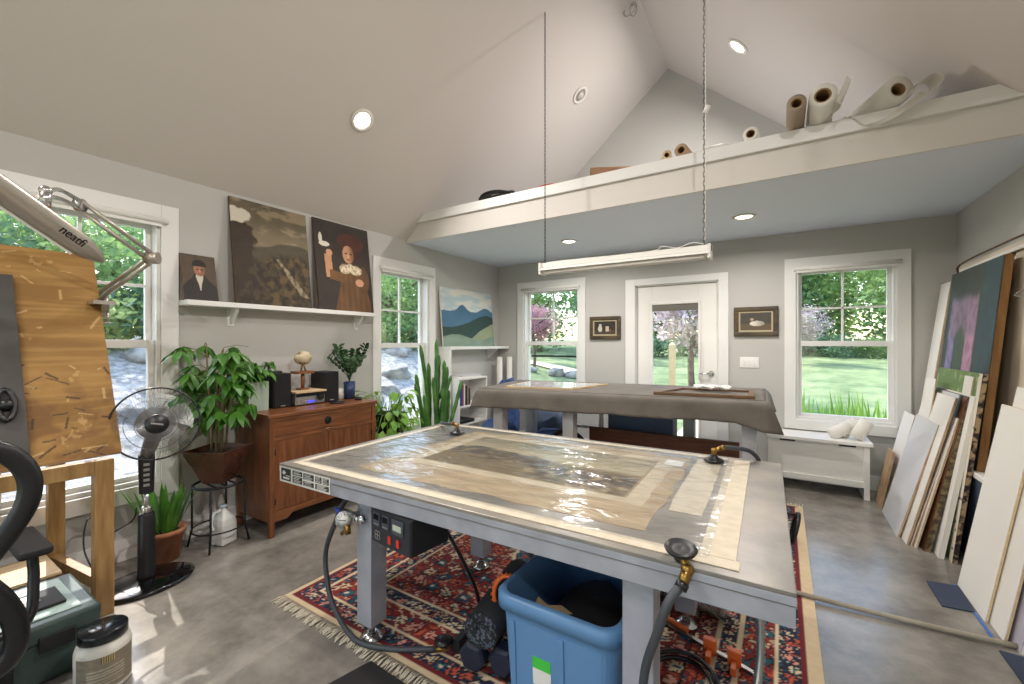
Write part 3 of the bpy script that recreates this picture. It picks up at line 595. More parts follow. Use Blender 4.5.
# disc on the right rim, corrugated hose
c_ = tw(TU + .03, .74, .63); MB().tube([c_ + Vector((math.sin(a) * .012, math.cos(a) * .05, math.sin(a) * .055)) for a in [i * PI / 10 for i in range(20)]], .009, 8, closed=True).cyl(c_ + Vector((-.03, 0, .055)), c_ + Vector((-.03, 0, .0)), .006).cyl(c_ + Vector((0, 0, .05)), c_ + Vector((-.03, 0, .055)), .005).build('hose_loop', M['black'], label='black rubber hose loop hooked over the right edge of the metal table', cat='hose')
t = MB(); pts = spline([tw(1.99, .52, .63), tw(2.0, .50, .45), tw(2.0, .48, .25), tw(1.97, .42, .1), tw(1.90, .30, .03), tw(1.75, .18, .02)], 26)
t.tube(pts, [.016 if i % 2 else .0115 for i in range(len(pts))], 10); t.build('corrugated_hose', M['silver'], label='silver corrugated hose hanging down from the right end of the metal table', cat='hose')

# ---- rug
RX0, RX1, RY0, RY1 = -2.2, .14, 1.24, 4.15
RED, NAVY, CREAM, TEAL, ORG_, DRED = (130, 36, 32), (34, 34, 62), (214, 194, 160), (34, 86, 104), (190, 86, 54), (104, 24, 30)
def motif(x, y, s, seed):
    s = s * .8; x, y = x + .012 * math.sin(y * 41 + seed) + .008 * math.sin(x * 93), y + .010 * math.sin(x * 37)
    i, j = math.floor(x / s), math.floor(y / s); R_ = random.Random(i * 7919 + j * 104729 + seed)
    a, b = (x / s - i - .5) * 2, (y / s - j - .5) * 2; rr = math.hypot(a, b); th = math.atan2(b, a); k = R_.choice((4, 6, 8)); cols = R_.choice(((CREAM, RED), (TEAL, CREAM), (ORG_, NAVY), (CREAM, TEAL), ((214, 150, 130), DRED)))
    if rr < .22: return cols[1]
    if rr < .55 + .22 * math.cos(k * th): return cols[0]
    if rr < .72 + .22 * math.cos(k * th): return (24, 22, 30)
    if rr > .86 and ((int((x + 9) / s * 5) * 7 + int((y + 9) / s * 5) * 13 + i * 3) % 11) < 3: return R_.choice((ORG_, TEAL, (176, 150, 120), (24, 22, 30)))
    if abs(a) > .9 or abs(b) > .9: return None
    if abs(abs(a) - abs(b)) < .12 and rr > .85: return R_.choice((CREAM, TEAL, ORG_))
def rugfn(u, v):
    x = RX0 + u * (RX1 - RX0); y = RY0 + v * (RY1 - RY0); d = min(x - RX0, RX1 - x, y - RY0 , RY1 - y); alt = (y if min(x - RX0, RX1 - x) < min(y - RY0, RY1 - y) else x)
    d += .03 * (0 if (RX1 - x) <= d + .001 else 1)
    if d < .055: return mixc(CREAM, (196, 172, 138), nz(x * 30, y * 30))
    if d < .075: return DRED
    if d < .15: return motif(alt, (d - .075) * 1.0, .075, 1) or NAVY
    if d < .165: return CREAM
    if d < .29: return motif(alt, d - .165, .125, 2) or RED
    if d < .305: return CREAM
    if d < .375: return motif(alt, d - .305, .07, 3) or NAVY
    if d < .39: return CREAM
    if d < .47: return motif(alt, d - .39, .08, 5) or RED
    if d < .48: return (24, 22, 30)
    X_, Y_ = x - (RX0 + RX1) / 2, y - (RY0 + RY1) / 2; md = abs(X_) / .62 + abs(Y_) / .95; md += .05 * math.sin(12 * math.atan2(Y_, X_))
    if md < .4: return motif(x, y, .13, 7) or RED
    if md < .45: return CREAM
    if md < .8: return motif(x, y, .12, 8) or CREAM
    if md < .86: return (24, 22, 30)
    if md < 1.02: return motif(x, y, .09, 9) or TEAL
    if md < 1.06: return CREAM
    return motif(x, y, .13, 10) or RED
mb = MB(); painted(rugfn, (RX0, RY0, .009), (RX1 - RX0, 0, 0), (0, RY1 - RY0, 0), 330, 400, mb)
rg = thing('oriental_rug', 'red and navy patterned oriental rug under the metal table', 'rug', ((RX0 + RX1) / 2, (RY0 + RY1) / 2, 0))
mb.build('rug_pile', M['rug'], rg)
MB().box(RX0, RX1, RY0, RY1, .0005, .008).build('rug_backing', M['tape'], rg)
t = MB(); R_ = random.Random(8)
for i in range(330):
    x = RX0 + (RX1 - RX0) * i / 330
    for yy, s_ in ((RY0, -1), (RY1, 1)):
        e = (x + R_.uniform(-.02, .02), yy + s_ * R_.uniform(.04, .075), .004); t.tube([(x, yy, .006), ((x + e[0]) / 2, yy + s_ * .025, .009), e], .003, 4)
t.build('fringe', M['tape'], rg, kind='stuff')

# ---- second table under the grey cover
NL, NR, FR, FLp = Vector((-2.40, 3.2, .9)), Vector((-.1, 3.62, .9)), Vector((-.13, 4.58, .9)), Vector((-2.55, 4.15, .9))
def q2(s, t_, z=.9): p = NL * (1 - s) * (1 - t_) + NR * s * (1 - t_) + FR * s * t_ + FLp * (1 - s) * t_; p.z = z; return p
r = thing('work_table', 'long second work table hidden under the grey cover, white metal legs', 'table', (q2(.5, .5, 0)))
MB().hexa([q2(.01, .015, .77), q2(.99, .015, .77), q2(.99, .985, .77), q2(.01, .985, .77)], [q2(.01, .015, .89), q2(.99, .015, .89), q2(.99, .985, .89), q2(.01, .985, .89)]).build('table_slab', M['metal'], r)
M['legw'] = mat('pale_grey_steel', (186, 188, 190), .5, c2=(170, 172, 176), scale=9)
for s_, t_ in ((.075, .1), (.36, .1), (.955, .1), (.08, .9), (.74, .9), (.955, .9)):
    p = q2(s_, t_, 0); MB().box(p.x - .05, p.x + .05, p.y - .05, p.y + .05, .0105 if p.y < 4.2 else 0, .77).build('leg', M['legw'], r, bevel=.004)
# cover: top and hanging skirt
mb = MB(); N1, N2 = 60, 26; R_ = random.Random(5)
loop = []
for i in range(N1): loop.append((i / N1, 0, (0, -1)))
for i in range(N2): loop.append((1, i / N2, (1, 0)))
for i in range(N1): loop.append((1 - i / N1, 1, (0, 1)))
for i in range(N2): loop.append((0, 1 - i / N2, (-1, 0)))
top = [(i / N1, j / N2) for j in range(N2 + 1) for i in range(N1 + 1)]
vs = [q2(a, b, .903 + .004 * nz(a * 5, b * 5)) for a, b in top]
mb.add(vs, [(j * (N1 + 1) + i, j * (N1 + 1) + i + 1, (j + 1) * (N1 + 1) + i + 1, (j + 1) * (N1 + 1) + i) for j in range(N2) for i in range(N1)], smooth=True)
L_ = len(loop); rings = []
for k in range(9):
    t_ = k / 8; ring = []
    for i, (a, b, nn) in enumerate(loop):
        base = q2(a, b); cn = (base - q2(.5, .5)); near = 0
        cd = min((base - c_).length for c_ in (NL, NR, FR, FLp))
        fold = .010 * math.sin(i * .75) + .006 * math.sin(i * 1.9 + 1); flare = .06 * max(0, 1 - cd / .14) if (base - NR).length < .2 or (base - FR).length < .2 else .05 * max(0, 1 - cd / .14)
        dp = .165 + .004 * math.sin(i * .35) + (.06 * max(0, 1 - (base - NR).length / .2)) + .05 * max(0, 1 - (base - FR).length / .25)
        o2 = Vector((nn[0], nn[1], 0)); 
        if cd < .14: o2 = (o2 + Vector((1 if a > .5 else -1, 1 if b > .5 else -1, 0)) * .5).normalized()
        rr = .03 * math.sin(min(1, t_ * 4) * PI / 2)
        ring.append(base + o2 * (rr + t_ * (fold + flare + .012)) + Vector((0, 0, .003 - dp * t_ - (.0 if k else 0))))
    rings += ring
mb.add(rings, [(k * L_ + i, (k + 1) * L_ + i, (k + 1) * L_ + (i + 1) % L_, k * L_ + (i + 1) % L_) for k in range(8) for i in range(L_)], smooth=True)
o = mb.build('table_cover', M['cloth'], label='taupe grey fabric cover draped over the long second table', cat='table cover')
so = o.modifiers.new('thick', 'SOLIDIFY'); so.thickness = .003; so.offset = 1
# things on the covered table
def flatpanel(name, pts, z, th, m_, label, cat):
    b = [Vector((p[0], p[1], z)) for p in pts]; return MB().hexa(b, [p + Vector((0, 0, th)) for p in b]).build(name, m_, label=label, cat=cat, bevel=.002)
r = thing('stretched_canvas', 'unframed flat picture with blue-white sheen lying on the left end of the grey cover', 'painting', q2(.22, .4, .909))
cp = [q2(.09, .12), q2(.36, .14), q2(.44, .72), q2(.10, .75)]
MB().hexa([Vector((p.x, p.y, .909)) for p in cp], [Vector((p.x, p.y, .924)) for p in cp]).build('board', M['pale'], r)
def inner(ps, k): c_ = sum(ps, Vector()) / 4; return [c_ + (p - c_) * k for p in ps]
ip = inner(cp, .93); MB().add([Vector((p.x, p.y, .9255)) for p in ip], [(0, 1, 2, 3)]).build('glazing_sheet', mat('glossy_pale_sheet', (168, 176, 180), .12, c2=(206, 210, 210), scale=6, coat=.5), r)
op = inner(cp, .995); MB().add([Vector((p.x, p.y, .9248)) for p in op], [(0, 1, 2, 3)]).build('margin', M['pale'], r)
M['woodb'] = mat('mid_brown_wood', (92, 66, 44), .5, c2=(120, 88, 60), scale=6, stretch=(1, 8, 8))
r = thing('framed_picture', 'brown wooden frame with grey backing lying on the right end of the grey cover', 'frame', q2(.83, .4, .909))
fp = [q2(.66, .07), q2(.97, .05), q2(.965, .50), q2(.72, .52)]; fi = inner(fp, .88)
for i in range(4):
    a, b, c_, d = fp[i], fp[(i + 1) % 4], fi[(i + 1) % 4], fi[i]
    MB().hexa([Vector((p.x, p.y, .910)) for p in (a, b, c_, d)], [Vector((p.x, p.y, .934)) for p in (a, b, c_, d)]).build('frame_rail', M['woodb'], r, bevel=.003)
MB().hexa([Vector((p.x, p.y, .910)) for p in fi], [Vector((p.x, p.y, .916)) for p in fi]).build('backing', M['cloth'], r)
cc = q2(.83, .38, .945)
t = MB()
for k in range(4):
    pts = [cc + Vector((-.13 + i * .028, .10 * math.sin(i * 1.1 + k * 1.7) * .5 + k * .02, .0 + .022 * abs(math.sin(i * 1.3 + k)))) for i in range(11)]
    t.tube(spline(pts, 4), .009, 6)
t.build('cord_tangle', M['white'], label='tangle of white twisted cords lying on the empty brown frame', cat='cord')

# ---- cabinet
CX0, CX1, CY0, CY1, CH = -3.385, -2.93, 1.55, 2.44, .84
r = thing('wooden_cabinet', 'reddish-brown wooden cabinet with drawers and doors against the left wall', 'cabinet', ((CX0 + CX1) / 2, (CY0 + CY1) / 2, 0))
MB().box(CX0, CX1 + .008, CY0 - .012, CY1 + .012, CH - .025, CH).build('top_board', M['wood'], r, bevel=.004)
p_ = .035
for y in (CY0 + .004, CY1 - .02): MB().box(CX0, CX1 - p_, y, y + .016, .1, CH - .025).build('side_panel', M['woodv'], r)
for x in (CX0, CX1 - p_):
    for y in (CY0, CY1 - p_): MB().box(x, x + p_, y, y + p_, 0, CH - .025).build('corner_post', M['woodv'], r, bevel=.003)
t = MB(); fy0, fy1 = CY0 + p_, CY1 - p_
for za, zb_ in ((.655, .68), (.79, .815)): MB().box(CX1 - .03, CX1 - .004, fy0, fy1, za, zb_).build('front_rail', M['wood'], r, bevel=.002)
t.prism([(fy0, .10), (fy0 + .09, .10), (fy0 + .13, .13), (fy1 - .13, .13), (fy1 - .09, .10), (fy1, .10), (fy1, .17), (fy0, .17)], CX1 - .03, CX1 - .004, 'yz'); t.build('front_rail', M['wood'], r, bevel=.002)
MB().box(CX0, CX1 - .03, fy0, fy1, .13, .15).box(CX0, CX0 + .01, fy0, fy1, .15, .81).build('carcass', M['woodd'], r)
dr = MB().box(CX1 - .022, CX1 - .008, fy0 + .003, fy1 - .003, .683, .787).build('drawer', M['wood'], r, bevel=.002)
yc = (fy0 + fy1) / 2
MB().lathe([(.001, .006), (.014, .006), (.018, .003), (.028, .003), (.030, 0)], (CX1 - .008, yc, .74), 28, axis=(1, 0, 0)).tube([(CX1 - .001, yc + math.cos(a) * .02, .736 + math.sin(a) * .02) for a in [i * PI / 10 for i in range(20)]], .0025, 6, closed=True).build('round_pull', M['iron'], dr, label='round dark metal pull')
for a, b in ((fy0 + .003, yc - .002), (yc + .002, fy1 - .003)):
    d_ = MB().box(CX1 - .022, CX1 - .008, a, b, .173, .652).build('door', M['woodv'], r, bevel=.002)
    MB().box(CX1 - .009, CX1 - .004, yc + (-.03 if a < yc - .1 else .012), yc + (-.012 if a < yc - .1 else .03), .35, .40).build('pull', M['iron'], d_)
for z in (.22, .56):
    for y in (fy0 - .004, fy1 - .012): MB().cyl((CX1 - .004, y + .008, z), (CX1 - .004, y + .008, z + .04), .005, n=8).build('hinge', M['iron'], r)
# ================================================================= LEFT SIDE
ANG = math.atan2(.46, 1.029)
# ---- drawing easel with tilted board
r = thing('drawing_easel', 'wooden drawing table with a big scratched tilted plywood board by the left window', 'easel', (-3.05, .2, 0))
SCR = [(rs.uniform(0, 1), rs.uniform(0, 1), rs.uniform(-.8, .8) + PI * (rs.random() < .4) / 2, rs.uniform(.006, .035), rs.random()) for rs in [random.Random(77)] for _ in range(230)]
BINS = {}
for sc_ in SCR:
    for di in (-1, 0, 1):
        for dj in (-1, 0, 1): BINS.setdefault((int(sc_[0] * 25) + di, int(sc_[1] * 25) + dj), []).append(sc_)
def wearing(u, v):
    n1 = nz(u * 2.2, v * 7, 1, 5); n3 = nz(u * 4, v * 45, 5, 5); n2 = nz(u * 12, v * 12, 2)
    c_ = mixc((152, 113, 56), (126, 90, 38), sm(.35, .65, n1)); c_ = mixc(c_, (166, 130, 74), .5 * sm(.45, .65, n3)); c_ = mixc(c_, (100, 64, 26), .55 * sm(.5, .15, v) * sm(.42, .6, n2))
    for x_, y_, an, ln, k in BINS.get((int(u * 25), int(v * 25)), ()):
        du, dv = u - x_, v - y_; p = du * math.cos(an) + dv * math.sin(an); q = -du * math.sin(an) + dv * math.cos(an) + .08 * p * p / .01 * .1
        if abs(p) < ln and abs(q) < .0022 + .002 * (k * 7 % 1):
            if y_ < .45 and k < .75: c_ = mixc(c_, (44, 32, 20), .65)
            elif k > .7: c_ = mixc(c_, (214, 186, 138), .5)
    if nz(u * 7, v * 5, 33) > .66 and nz(u * 60, v * 34, 9) > .56: c_ = mixc(c_, (206, 176, 124), .4)
    return c_
bo, bu, bv = Vector((-2.78, -.62, .786)), Vector((0, 1.367, 0)), Vector((-.46, 0, 1.029)); bn = bu.cross(bv).normalized()
if bn.x < 0: bn = -bn
MB().slab(bo - bn * .03, bu, bv, bn * .029).build('board_core', M['pine'], r, bevel=.002)
mb = MB(); painted(wearing, bo, bu, bv, 380, 320, mb)
bd = mb.build('drawing_board', M['paint'], r)
# front stands on the floor
for (x, y, zt, nm) in ((-2.82, .685, .76, 'leg'), (-3.31, .615, 1.20, 'leg'), (-2.82, -.52, .76, 'leg'), (-3.31, -.44, 1.20, 'leg')):
    w_ = .035 if x > -3 else .032
    MB().box(x - w_, x + w_, y - w_, y + w_, 0, zt if x > -3 else 1.20).build('leg', M['pine'], r, bevel=.004)
MB().box(-2.85, -2.80, -.478, .663, .69, .76).build('front_rail', M['pine'], r, bevel=.003)
MB().box(-3.33, -3.29, -.407, .582, .15, .20).build('back_rail', M['pine'], r, bevel=.003)
MB().hexa([(-2.85, .66, .12), (-2.85, .70, .12), (-3.29, .62, .15), (-3.29, .58, .15)], [(-2.85, .66, .175), (-2.85, .70, .175), (-3.29, .62, .205), (-3.29, .58, .205)]).build('side_rail', M['pine'], r, bevel=.002)
MB().box(-3.28, -2.98, -.40, .575, .20, .212).build('lower_shelf', M['pale'], r)
# dark panel standing on the board
o_ = bo + bn * .004 + Vector((0, -.02, 0)); v1 = bv * .86
pnl = thing('dark_canvas', 'dark grey primed canvas standing on the tilted drawing board, cut by the left edge', 'painting', tuple(bo + Vector((0, .6, 0))))
cw0 = bo + bn * .003 + bv * .05 + Vector((0, .12, 0))
MB().slab(cw0, Vector((0, .94, 0)), bv * .79, bn * .022).build('canvas', mat('dark_primed_canvas', (58, 54, 52), .7, c2=(74, 70, 68), scale=4), pnl, bevel=.002)
c_ = bo + bn * .03 + bv * .25 + Vector((0, 1.0, 0))
t = MB(); t.lathe([(.001, .03), (.018, .028), (.026, .01), (.026, 0)], c_, 20, axis=bn).tube([c_ + bn * .012 + Vector((0, math.cos(a) * .026, 0)) + bv.normalized() * (math.sin(a) * .07) for a in [i * PI / 10 for i in range(20)]], .011, 8, closed=True)
t.build('clip', M['black'], pnl, label='black plastic clip')
# ---- clamp lamp
r = thing('desk_lamp', 'long silver LED desk lamp on a jointed arm clamped to the drawing board', 'lamp', (-3.10, .745, 1.54))
tip, end = Vector((-2.491, .609, 1.683)), Vector((-2.174, .159, 1.926)); dr_ = (tip - end); LN = dr_.length; dr_.normalize()
to_cam = (Vector((0, 0, 1.33)) - (tip + end) / 2); sidev = (to_cam - dr_ * to_cam.dot(dr_)).normalized(); upv = dr_.cross(sidev); 
if upv.z < 0: upv = -upv
Mh = Matrix((( *dr_, 0), (*sidev, 0), (*upv, 0), (0, 0, 0, 1))).transposed(); Mh = Matrix.Translation(end) @ Mh
mb = MB(); prof = []; nn_ = 20; st = 16
for i in range(st + 1):
    x = LN * i / st; wv = 1 - max(0, (i - st + 4) / 4) ** 2 * .75 if i < st else .12
    ring = []
    for j in range(nn_): a = 2 * PI * j / nn_; ring.append((x, math.sin(a) * .028 * wv, math.cos(a) * .046 * wv))
    prof += ring
mb.add(prof, [(i * nn_ + j, i * nn_ + (j + 1) % nn_, (i + 1) * nn_ + (j + 1) % nn_, (i + 1) * nn_ + j) for i in range(st) for j in range(nn_)], smooth=True)
mb.add(prof[:nn_], [tuple(range(nn_))]).add(prof[-nn_:], [tuple(range(nn_))[::-1]]).xf(Mh)
hd = mb.build('lamp_head', M['lampm'], r, label='long aluminium lamp head')
MB().box(.02, LN * .8, -.012, .012, -.050, -.040).xf(Mh).build('diffuser_strip', mat('diffuser', (232, 230, 224), .4), hd)
def text_mesh(s_, size, Mx, name, m_, parent, ext=.0006):
    cu = bpy.data.curves.new(name, 'FONT'); cu.body = s_; cu.size = size; cu.extrude = ext; cu.align_x = 'CENTER'; cu.align_y = 'CENTER'
    ob = bpy.data.objects.new(name, cu); COL.objects.link(ob); bpy.context.view_layer.update()
    me = bpy.data.meshes.new_from_object(ob.evaluated_get(bpy.context.evaluated_depsgraph_get())); bpy.data.objects.remove(ob)
    Mx = Matrix.Translation(-ORG[parent]) @ Mx; me.transform(Mx); me.materials.append(m_); me.name = name
    o = bpy.data.objects.new(name, me); COL.objects.link(o); o.parent = parent; ORG[o] = ORG[parent]; return o
tx = Matrix(((*dr_, 0), (*upv, 0), (*dr_.cross(upv), 0), (0, 0, 0, 1))).transposed()
if dr_.cross(upv).dot(sidev) < 0: tx = Matrix(((*dr_, 0), (*(-upv), 0), (*(-dr_.cross(upv)), 0), (0, 0, 0, 1))).transposed()
text_mesh('neatfi', .048, Matrix.Translation(end + dr_ * (LN * .70) + sidev * .029 + upv * .012) @ tx, 'lamp_lettering', M['blackm'], hd)
el, jt, j2, mt, cl = Vector((-2.753, .858, 1.77)), Vector((-2.719, .583, 1.963)), Vector((-2.687, .544, 1.96)), Vector((-2.394, .398, 1.887)), Vector((-3.075, .735, 1.56))
def twin(a, b, off, rad=.0105):
    t = MB(); o_ = Vector(off); t.cyl(a + o_, b + o_, rad, n=10).cyl(a - o_, b - o_, rad, n=10); return t
twin(cl + Vector((0, 0, .02)), el, (.006, 0, .018)).build('lower_arm', M['lampm'], r)
twin(el, jt, (.006, .0, .02)).build('upper_arm', M['lampm'], r)
MB().ball(el, .026).cyl(el + Vector((-.02, -.02, 0)), el + Vector((.02, .02, 0)), .03, n=20).build('elbow_joint', M['lampm'], r)
t = MB().cyl(jt + Vector((.01, .01, .0)), jt - Vector((.01, .01, 0)), .028, n=20); t.tube(spline([jt + Vector((0, 0, .02)), j2 + Vector((.08, -.05, .025)), mt + Vector((0, .02, .02))], 6), .009).tube(spline([jt - Vector((0, 0, .015)), j2 + Vector((.08, -.05, -.012)), mt], 6), .009).build('wrist_bracket', M['chrome'], r)
MB().cyl(mt + Vector((0, .02, .03)), mt + Vector((0, .02, -.03)), .017).ball(mt + Vector((0, .02, .03)), .02).build('swivel', M['chrome'], r)
t = MB(); t.box(-3.15, -3.03, .70, .79, 1.535, 1.555).cyl((-3.09, .76, 1.50), (-3.09, .76, 1.58), .016).box(-3.15, -3.135, .70, .79, 1.47, 1.555).cyl((-3.09, .77, 1.44), (-3.09, .77, 1.50), .007).lathe([(.018, 0), (.018, .008)], (-3.09, .77, 1.435)).build('clamp', M['lampm'], r)
# ---- office chair
chx, chy = -1.86, .02
r = thing('office_chair', 'black mesh-back office chair seen from behind at the lower left', 'chair', (chx, chy, 0), local=True)
side_pts = [(.0, 1.075), (.12, 1.065), (.215, 1.03), (.262, .96), (.262, .88), (.225, .80), (.18, .73), (.178, .69), (.215, .62), (.24, .54), (.235, .46), (.18, .42), (0, .41)]
lp = [(0.05 - .06 * (z - .75) ** 2 * 2, y, z) for y, z in side_pts] + [(0.05 - .06 * (z - .75) ** 2 * 2, -y, z) for y, z in side_pts[1:-1]][::-1]
P_ = spline(lp + [lp[0]], 5)[:-1]; t = MB(); vs = []; k = len(P_)
for i, p in enumerate(P_):
    d = (P_[(i + 1) % k] - P_[i - 1]).normalized(); s_ = Vector((1, 0, 0)); w_ = d.cross(s_).normalized()
    wd = .026; vs += [p + w_ * (wd * math.cos(a)) + s_ * (.016 * math.sin(a)) for a in [j * PI / 5 for j in range(10)]]
t.add(vs, [(i * 10 + j, i * 10 + (j + 1) % 10, ((i + 1) % k) * 10 + (j + 1) % 10, ((i + 1) % k) * 10 + j) for i in range(k) for j in range(10)], smooth=True)
t.build('back_frame', M['black'], r)
MB().tube(spline([(.055, -.2, .74), (.07, 0, .70), (.055, .2, .74)], 8), .02, 8).build('lumbar_bar', M['black'], r)
mesh_m = glassmat('black_mesh_fabric', (.12, .12, .12), .0, .6); t = MB(); vs = []
ys = [-.2 + .04 * i for i in range(11)]
t.add([(.045, y, z) for z in (.45, .50, .56, .62) for y in ys], [(j * 11 + i, j * 11 + i + 1, (j + 1) * 11 + i + 1, (j + 1) * 11 + i) for j in range(3) for i in range(10)], smooth=True)
t.build('back_mesh', M['blackm'], r)
MB().hexa([(-.52, -.23, .43), (.0, -.23, .43), (.0, .23, .43), (-.52, .23, .43)], [(-.50, -.21, .50), (-.02, -.21, .49), (-.02, .21, .49), (-.50, .21, .50)]).build('seat', M['blackm'], r, bevel=.025, seg=3)
for s_ in (-1, 1):
    a_ = MB().tube(spline([(-.12, s_ * .20, .44), (-.14, s_ * .29, .46), (-.18, s_ * .31, .56), (-.2, s_ * .31, .645)], 5), .014, 8).build('arm_post', M['black'], r)
    MB().box(-.42, -.14, s_ * .31 - .04, s_ * .31 + .04, .645, .675).build('arm_pad', M['blackm'], a_, bevel=.012, seg=3)
MB().cyl((-.26, 0, .10), (-.26, 0, .42), .028).box(-.36, -.10, -.1, .1, .40, .43).tube(spline([(-.12, 0, .41), (.02, 0, .40), (.07, 0, .48), (.055, 0, .70)], 6), .018).build('gas_column', M['black'], r)
for i in range(5):
    a = i * 2 * PI / 5 + .3; d = Vector((math.cos(a), math.sin(a), 0)); c_ = Vector((-.26, 0, 0)); q = MB().tube([c_ + Vector((0, 0, .12)), c_ + d * .28 + Vector((0, 0, .075))], [.024, .015], 8).build('base_spoke', M['black'], r)
    w = c_ + d * .27 + Vector((0, 0, .029)); n_ = Vector((-d.y, d.x, 0)); MB().cyl(w - n_ * .024, w + n_ * .024, .028, n=16).build('caster', M['blackm'], q)
# ---- file box, papers, jar
r = thing('storage_chest', 'dark teal plastic storage chest under the drawing table at the lower left', 'storage box', (-2.62, .2, 0))
MB().hexa([(-2.82, -.18, 0), (-2.43, -.18, 0), (-2.43, .55, 0), (-2.82, .55, 0)], [(-2.84, -.2, .17), (-2.415, -.2, .17), (-2.415, .57, .17), (-2.84, .57, .17)]).build('chest_body', M['teal'], r, bevel=.012)
MB().box(-2.85, -2.40, -.21, .58, .172, .245).build('lid', M['teal'], r, bevel=.012)
MB().box(-2.418, -2.408, .02, .34, .06, .13).build('front_recess', M['blackm'], r, bevel=.004)
MB().box(-2.81, -2.45, -.15, .53, .2455, .249).build('lid_inset', mat('paint_splashed_teal', (92, 112, 106), .4, c2=(170, 190, 180), scale=9), r)
MB().box(-2.400, -2.388, .40, .50, .14, .20).build('latch', M['black'], r, bevel=.003)
MB().box(-2.70, -2.52, .28, .50, .2495, .262).build('picture_tile', M['blackm'], bevel=.002, label='black tablet with a white picture lying on the teal storage chest', cat='tablet')
MB().prism([(-2.68, .30), (-2.54, .30), (-2.54, .40), (-2.60, .44), (-2.68, .42)], .2625, .2632, 'xy').build('paper_scrap', M['canvas'], label='white paper scrap on the black tablet on the teal chest', cat='paper')
MB().prism([(-2.84 + .40 * x, -.05 + .45 * y) for x, y in ((.0, .1), (.25, 0), (.55, .15), (.62, .6), (.5, .95), (.1, .9))], .2635, .266, 'xy').build('torn_sheet', mat('pale_green_paper', (170, 184, 164), .6), label='pale greenish sheet lying across the teal storage chest lid', cat='paper')
jc = (-2.235, .545, 0); r = thing('plastic_jar', 'white plastic jar with a black lid and brown label on the floor lower left', 'jar', jc)
MB().lathe([(.074, 0), (.082, .006), (.084, .02), (.084, .155), (.078, .175), (.066, .185), (.066, .195)], jc, 32).build('jar_body', mat('translucent_jar', (214, 210, 200), .35), r)
MB().lathe([(.070, .188), (.073, .190), (.073, .222), (.070, .226), (.001, .226)], jc, 40).build('lid', mat('glossy_black_lid', (24, 28, 34), .15), r)
def jl(u, v):
    if v > .78 and .42 < u < .62: return (190, 170, 120) if int(u * 60) % 2 else (70, 60, 40)
    if .1 < v < .7 and int(v * 22) % 2 and .2 < u < .8: return mixc((134, 122, 104), (206, 200, 184), nz(u * 60, v * 9))
    if v < .3 and u < .35: return (70, 128, 60)
    return mixc((118, 106, 90), (150, 140, 120), nz(u * 9, v * 9))
mb = MB(); nu, nv = 60, 40
for j in range(nv + 1):
    for i in range(nu + 1): mb.c.append(lin(jl(i / nu, j / nv)))
mb.add([(jc[0] + .0848 * math.cos(-1.3 + 2.3 * i / nu), jc[1] + .0848 * math.sin(-1.3 + 2.3 * i / nu), .025 + .125 * j / nv) for j in range(nv + 1) for i in range(nu + 1)], [(j * (nu + 1) + i, j * (nu + 1) + i + 1, (j + 1) * (nu + 1) + i + 1, (j + 1) * (nu + 1) + i) for j in range(nv) for i in range(nu)], smooth=True)
mb.build('jar_label', M['paint'], r, label='printed brown and green label')
# ---- fan
fx, fy = -2.968, .90; fc_ = Vector((fx + .125 + .042, fy - .035 + .026, .903)); r = thing('pedestal_fan', 'black pedestal fan with round wire cage beside the left window', 'fan', (fx, fy, 0))
fa = (Vector((0, .1, 1.25)) - fc_); fa.normalize(); fs = fa.cross(Vector((0, 0, 1))).normalized(); fu = fs.cross(fa)
MB().lathe([(.215, 0), (.22, .012), (.20, .022), (.1, .032), (.05, .04), (.001, .041)], (fx, fy, .0), 48, sy=1.0, sx=.8, rot=0).build('base', mat('gloss_black', (14, 15, 18), .12, coat=.4), r)
MB().lathe([(.045, 0), (.04, .02), (.036, .35), (.03, .36), (.001, .361)], (fx, fy, .035), 24).build('lower_pole', M['black'], r)
MB().cyl((fx, fy, .39), (fx, fy, .52), .013).lathe([(.02, 0), (.024, .01), (.024, .04), (.018, .05)], (fx, fy, .38)).build('inner_pole', M['chrome'], r)
pn = Vector((fa.x, fa.y, 0)).normalized(); ps = Vector((-pn.y, pn.x, 0)); pc = Vector((fx, fy, 0))
def ob(c_, w_, d_, z0, z1): return [c_ - ps * w_ + pn * d_ + Vector((0, 0, z0)), c_ - ps * w_ - pn * d_ + Vector((0, 0, z0)), c_ + ps * w_ - pn * d_ + Vector((0, 0, z0)), c_ + ps * w_ + pn * d_ + Vector((0, 0, z0))], [c_ - ps * w_ * 1.15 + pn * d_ + Vector((0, 0, z1)), c_ - ps * w_ * 1.15 - pn * d_ + Vector((0, 0, z1)), c_ + ps * w_ * 1.15 - pn * d_ + Vector((0, 0, z1)), c_ + ps * w_ * 1.15 + pn * d_ + Vector((0, 0, z1))]
b_, t_ = ob(pc, .032, .028, .50, .72); cb = MB().hexa(b_, t_).build('control_column', M['black'], r, bevel=.012, seg=3)
for k in range(5):
    q = pc + pn * .0305 + Vector((0, 0, .545 + k * .028)); MB().slab(q - ps * .013, ps * .026, Vector((0, 0, .014)), pn * .004).build('button', M['silver'], cb)
MB().cyl(fc_ - fa * .20, fc_ - fa * .05, .075, .085, 28).cyl(fc_ - fa * .05, fc_ + fa * .01, .012).cyl(pc + Vector((0, 0, .71)), fc_ - fa * .13 + Vector((0, 0, -.05)), .03, .04, 12).build('motor_housing', mat('warm_grey_plastic', (120, 112, 104), .4), r)
bladem = glassmat('smoky_translucent_blade', (.80, .84, .88), .10, .35)
